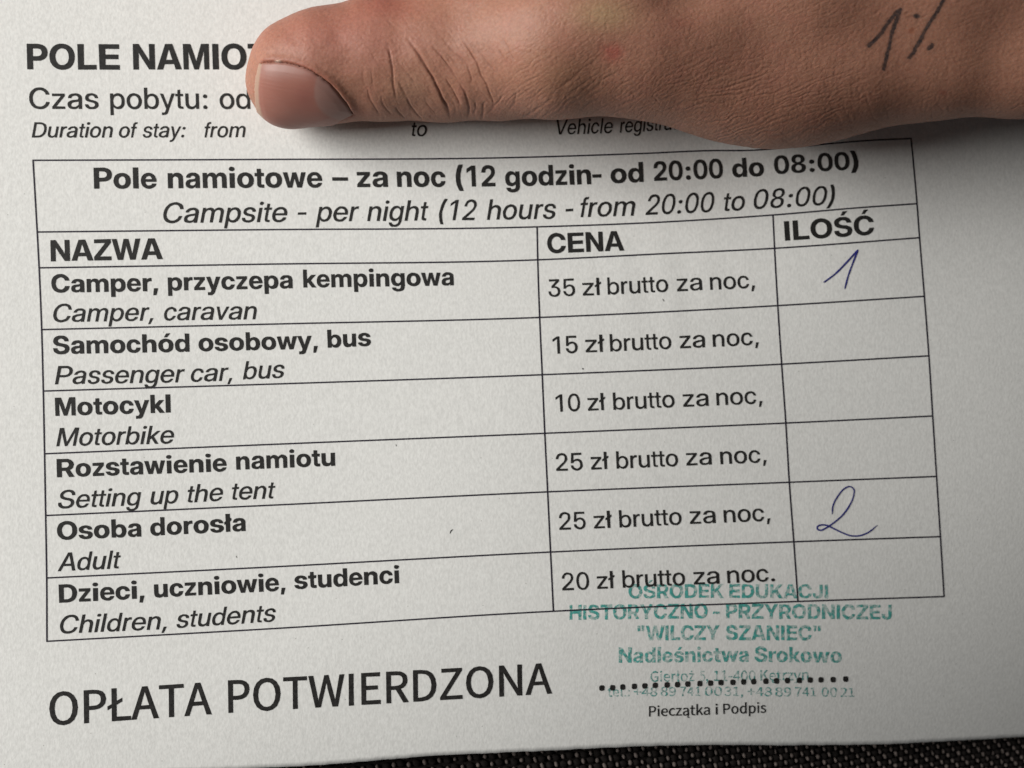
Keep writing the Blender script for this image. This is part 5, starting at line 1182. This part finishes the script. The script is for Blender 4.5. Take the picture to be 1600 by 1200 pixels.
    nt.links.new(ad.outputs[0], bp.inputs['Height'])
    # the fine net of skin lines, longer one way than the other
    mp = node(nt, 'ShaderNodeMapping', vector_type='TEXTURE')
    mp.inputs['Rotation'].default_value = (0, 0, math.radians(24))
    mp.inputs['Scale'].default_value = (2.5, 1.0, 1.0)
    nt.links.new(tc.outputs['Object'], mp.inputs['Vector'])
    ds = node(nt, 'ShaderNodeTexNoise', i_Scale=500.0, i_Detail=2.0)
    nt.links.new(mp.outputs['Vector'], ds.inputs['Vector'])
    av = node(nt, 'ShaderNodeVectorMath', operation='MULTIPLY_ADD')
    nt.links.new(ds.outputs['Color'], av.inputs[0])
    av.inputs[1].default_value = (0.0005, 0.0005, 0.0)
    nt.links.new(mp.outputs['Vector'], av.inputs[2])
    ve = node(nt, 'ShaderNodeTexVoronoi', feature='DISTANCE_TO_EDGE', voronoi_dimensions='2D', i_Scale=1850.0)
    nt.links.new(av.outputs[0], ve.inputs['Vector'])
    er = ramp(nt, [(0.0, (0, 0, 0, 1)), (0.17, (1, 1, 1, 1))], 'EASE')
    nt.links.new(ve.outputs['Distance'], er.inputs['Fac'])
    st = node(nt, 'ShaderNodeMath', operation='MULTIPLY')
    nt.links.new(a.outputs['Alpha'], st.inputs[0])
    st.inputs[1].default_value = 0.24
    b2 = node(nt, 'ShaderNodeBump', i_Distance=0.00007)
    nt.links.new(st.outputs[0], b2.inputs['Strength'])
    nt.links.new(er.outputs['Color'], b2.inputs['Height'])
    nt.links.new(bp.outputs['Normal'], b2.inputs['Normal'])
    nt.links.new(b2.outputs['Normal'], b.inputs['Normal'])
    me.materials.append(m)
    o = bpy.data.objects.new('hand', me)
    col.objects.link(o)
    tag(o, 'bare hand with dark tattoo at the wrist, thumb pressing on the printed form', 'hand')

    # ---- nail plate
    nF = len(me.polygons)
    polys = [tuple(p.vertices) for p in me.polygons]
    msk = near & (sd < 0.6)
    fs = [f for f in polys if all(msk[k] for k in f)]
    used = sorted({k for f in fs for k in f})
    mp = {k: q for q, k in enumerate(used)}
    u = np.array(used)
    nb = base[u] + N[u] * 0.0
    lift = 0.10 + 0.16 * np.clip(-sd[u] / 14, 0, 1) - 0.32 * np.exp(-(np.clip(-sd[u], 0, None) / 1.6) ** 2) * (1 - free[u]) * (1 - low_side[u])
    lift = lift + 0.012 * vnoise((py[u] - 0.2 * px[u]) / 2.6, px[u] / 60, 80)
    nb = nb + N[u] * lift[:, None]
    fl_ = [tuple(mp[k] for k in f) for f in fs]
    # rim
    from collections import Counter
    ec = Counter()
    for f in fl_:
        for q in range(len(f)):
            ec[(f[q], f[(q + 1) % len(f)])] += 1
    rim = [(a_, b_) for (a_, b_) in ec if (b_, a_) not in ec]
    rv = sorted({q for e in rim for q in e})
    rm = {q: len(nb) + k for k, q in enumerate(rv)}
    rvp = nb[rv] - N[u][rv] * 0.45
    NV = np.r_[nb, rvp]
    NF = fl_ + [(b_, a_, rm[a_], rm[b_]) for a_, b_ in rim]
    sdn, pxn, pyn = sd[u], px[u], py[u]
    CN = np.tile(np.array([0.285, 0.132, 0.100]), (len(u), 1))

    def nblend(mask, c, a_):
        mm = np.clip(mask * a_, 0, 1)[:, None]
        CN[:] = CN * (1 - mm) + np.array(c) * mm
    nblend(0.5 + 0.5 * vnoise(pxn / 16, pyn / 16, 90), (0.273, 0.127, 0.102), 0.6)
    nblend(1 - sm(pyn, 108, 132), (0.310, 0.186, 0.158), 0.6)  # window reflection on the upper nail, painted as a lighter band
    nblend(np.exp(-((pxn - 478) / 14) ** 2 - ((pyn - 150) / 22) ** 2), (0.223, 0.093, 0.077), 0.6)
    ls = poly_sd(pxn, pyn, LUNULA)
    nblend(1 - sm(ls, -2.5, 3.0), (0.285, 0.188, 0.163), 0.8)
    # white free edge
    fe = pxn - np.interp(pyn, [97, 110, 125, 140, 160, 178, 194, 210], [404, 402, 400, 398.5, 399.5, 403.5, 411, 425])
    nblend(1 - sm(fe, 4.5, 8.5), (0.384, 0.298, 0.223), 0.8)
    nblend(np.exp(-(sdn / 1.6) ** 2) * (1 - free[u]), (0.384, 0.260, 0.211), 0.3)
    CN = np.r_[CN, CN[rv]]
    m2, nt, b = material('nail')
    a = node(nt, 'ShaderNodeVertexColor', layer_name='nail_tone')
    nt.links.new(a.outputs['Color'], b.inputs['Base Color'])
    b.inputs['Roughness'].default_value = 0.46
    b.inputs['Specular IOR Level'].default_value = 0.34
    b.inputs['Subsurface Weight'].default_value = 0.15
    b.inputs['Subsurface Radius'].default_value = (1.0, 0.4, 0.3)
    b.inputs['Subsurface Scale'].default_value = 0.0008
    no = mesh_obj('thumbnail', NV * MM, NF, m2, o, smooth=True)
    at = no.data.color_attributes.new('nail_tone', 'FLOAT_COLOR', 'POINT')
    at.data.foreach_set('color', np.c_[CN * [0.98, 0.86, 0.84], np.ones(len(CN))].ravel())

    # ---- a few fine pale hairs
    parts = []
    sel = np.flatnonzero(reg & (facing > 0.35))
    r2 = np.random.default_rng(5)
    hairs = [((1067, 160), (1070, 176), 0.035)] + [((x, y), (x + r2.normal(8, 4), y + r2.normal(-3, 3)), 0.016)
                                                   for x, y in zip(r2.uniform(960, 1180, 26), r2.uniform(30, 120, 26))]
    for (x0, y0), (x1, y1), rad in hairs:
        pts = []
        for t in np.linspace(0, 1, 7):
            qx, qy = x0 + (x1 - x0) * t + 1.5 * t * (1 - t) * 4, y0 + (y1 - y0) * t
            k = sel[np.argmin((px[sel] - qx) ** 2 + (py[sel] - qy) ** 2)]
            z = V[k, 2] + 0.04 + 0.25 * math.sin(math.pi * (0.15 + 0.7 * t)) * (1 if rad > .03 else .35)
            pts.append(at_height(qx, qy, z))
        pts = np.array(pts)
        vv, ff = [], []
        for q, p in enumerate(pts):
            rr = rad * (1 - 0.6 * q / 6)
            for s_ in range(4):
                an = s_ * math.pi / 2
                vv.append(p + [0.7 * rr * math.cos(an), rr * math.cos(an) * .7, rr * math.sin(an)])
        for q in range(6):
            for s_ in range(4):
                ff.append((q * 4 + s_, q * 4 + (s_ + 1) % 4, q * 4 + 4 + (s_ + 1) % 4, q * 4 + 4 + s_))
        parts.append((np.array(vv), ff))
    HV, HF = join(parts)
    m3, nt, b = material('fine_hair')
    b.inputs['Base Color'].default_value = (0.42, 0.27, 0.17, 1)
    b.inputs['Roughness'].default_value = 0.4
    mesh_obj('hair', HV * MM, HF, m3, o, smooth=True)
    return o


build_hand()
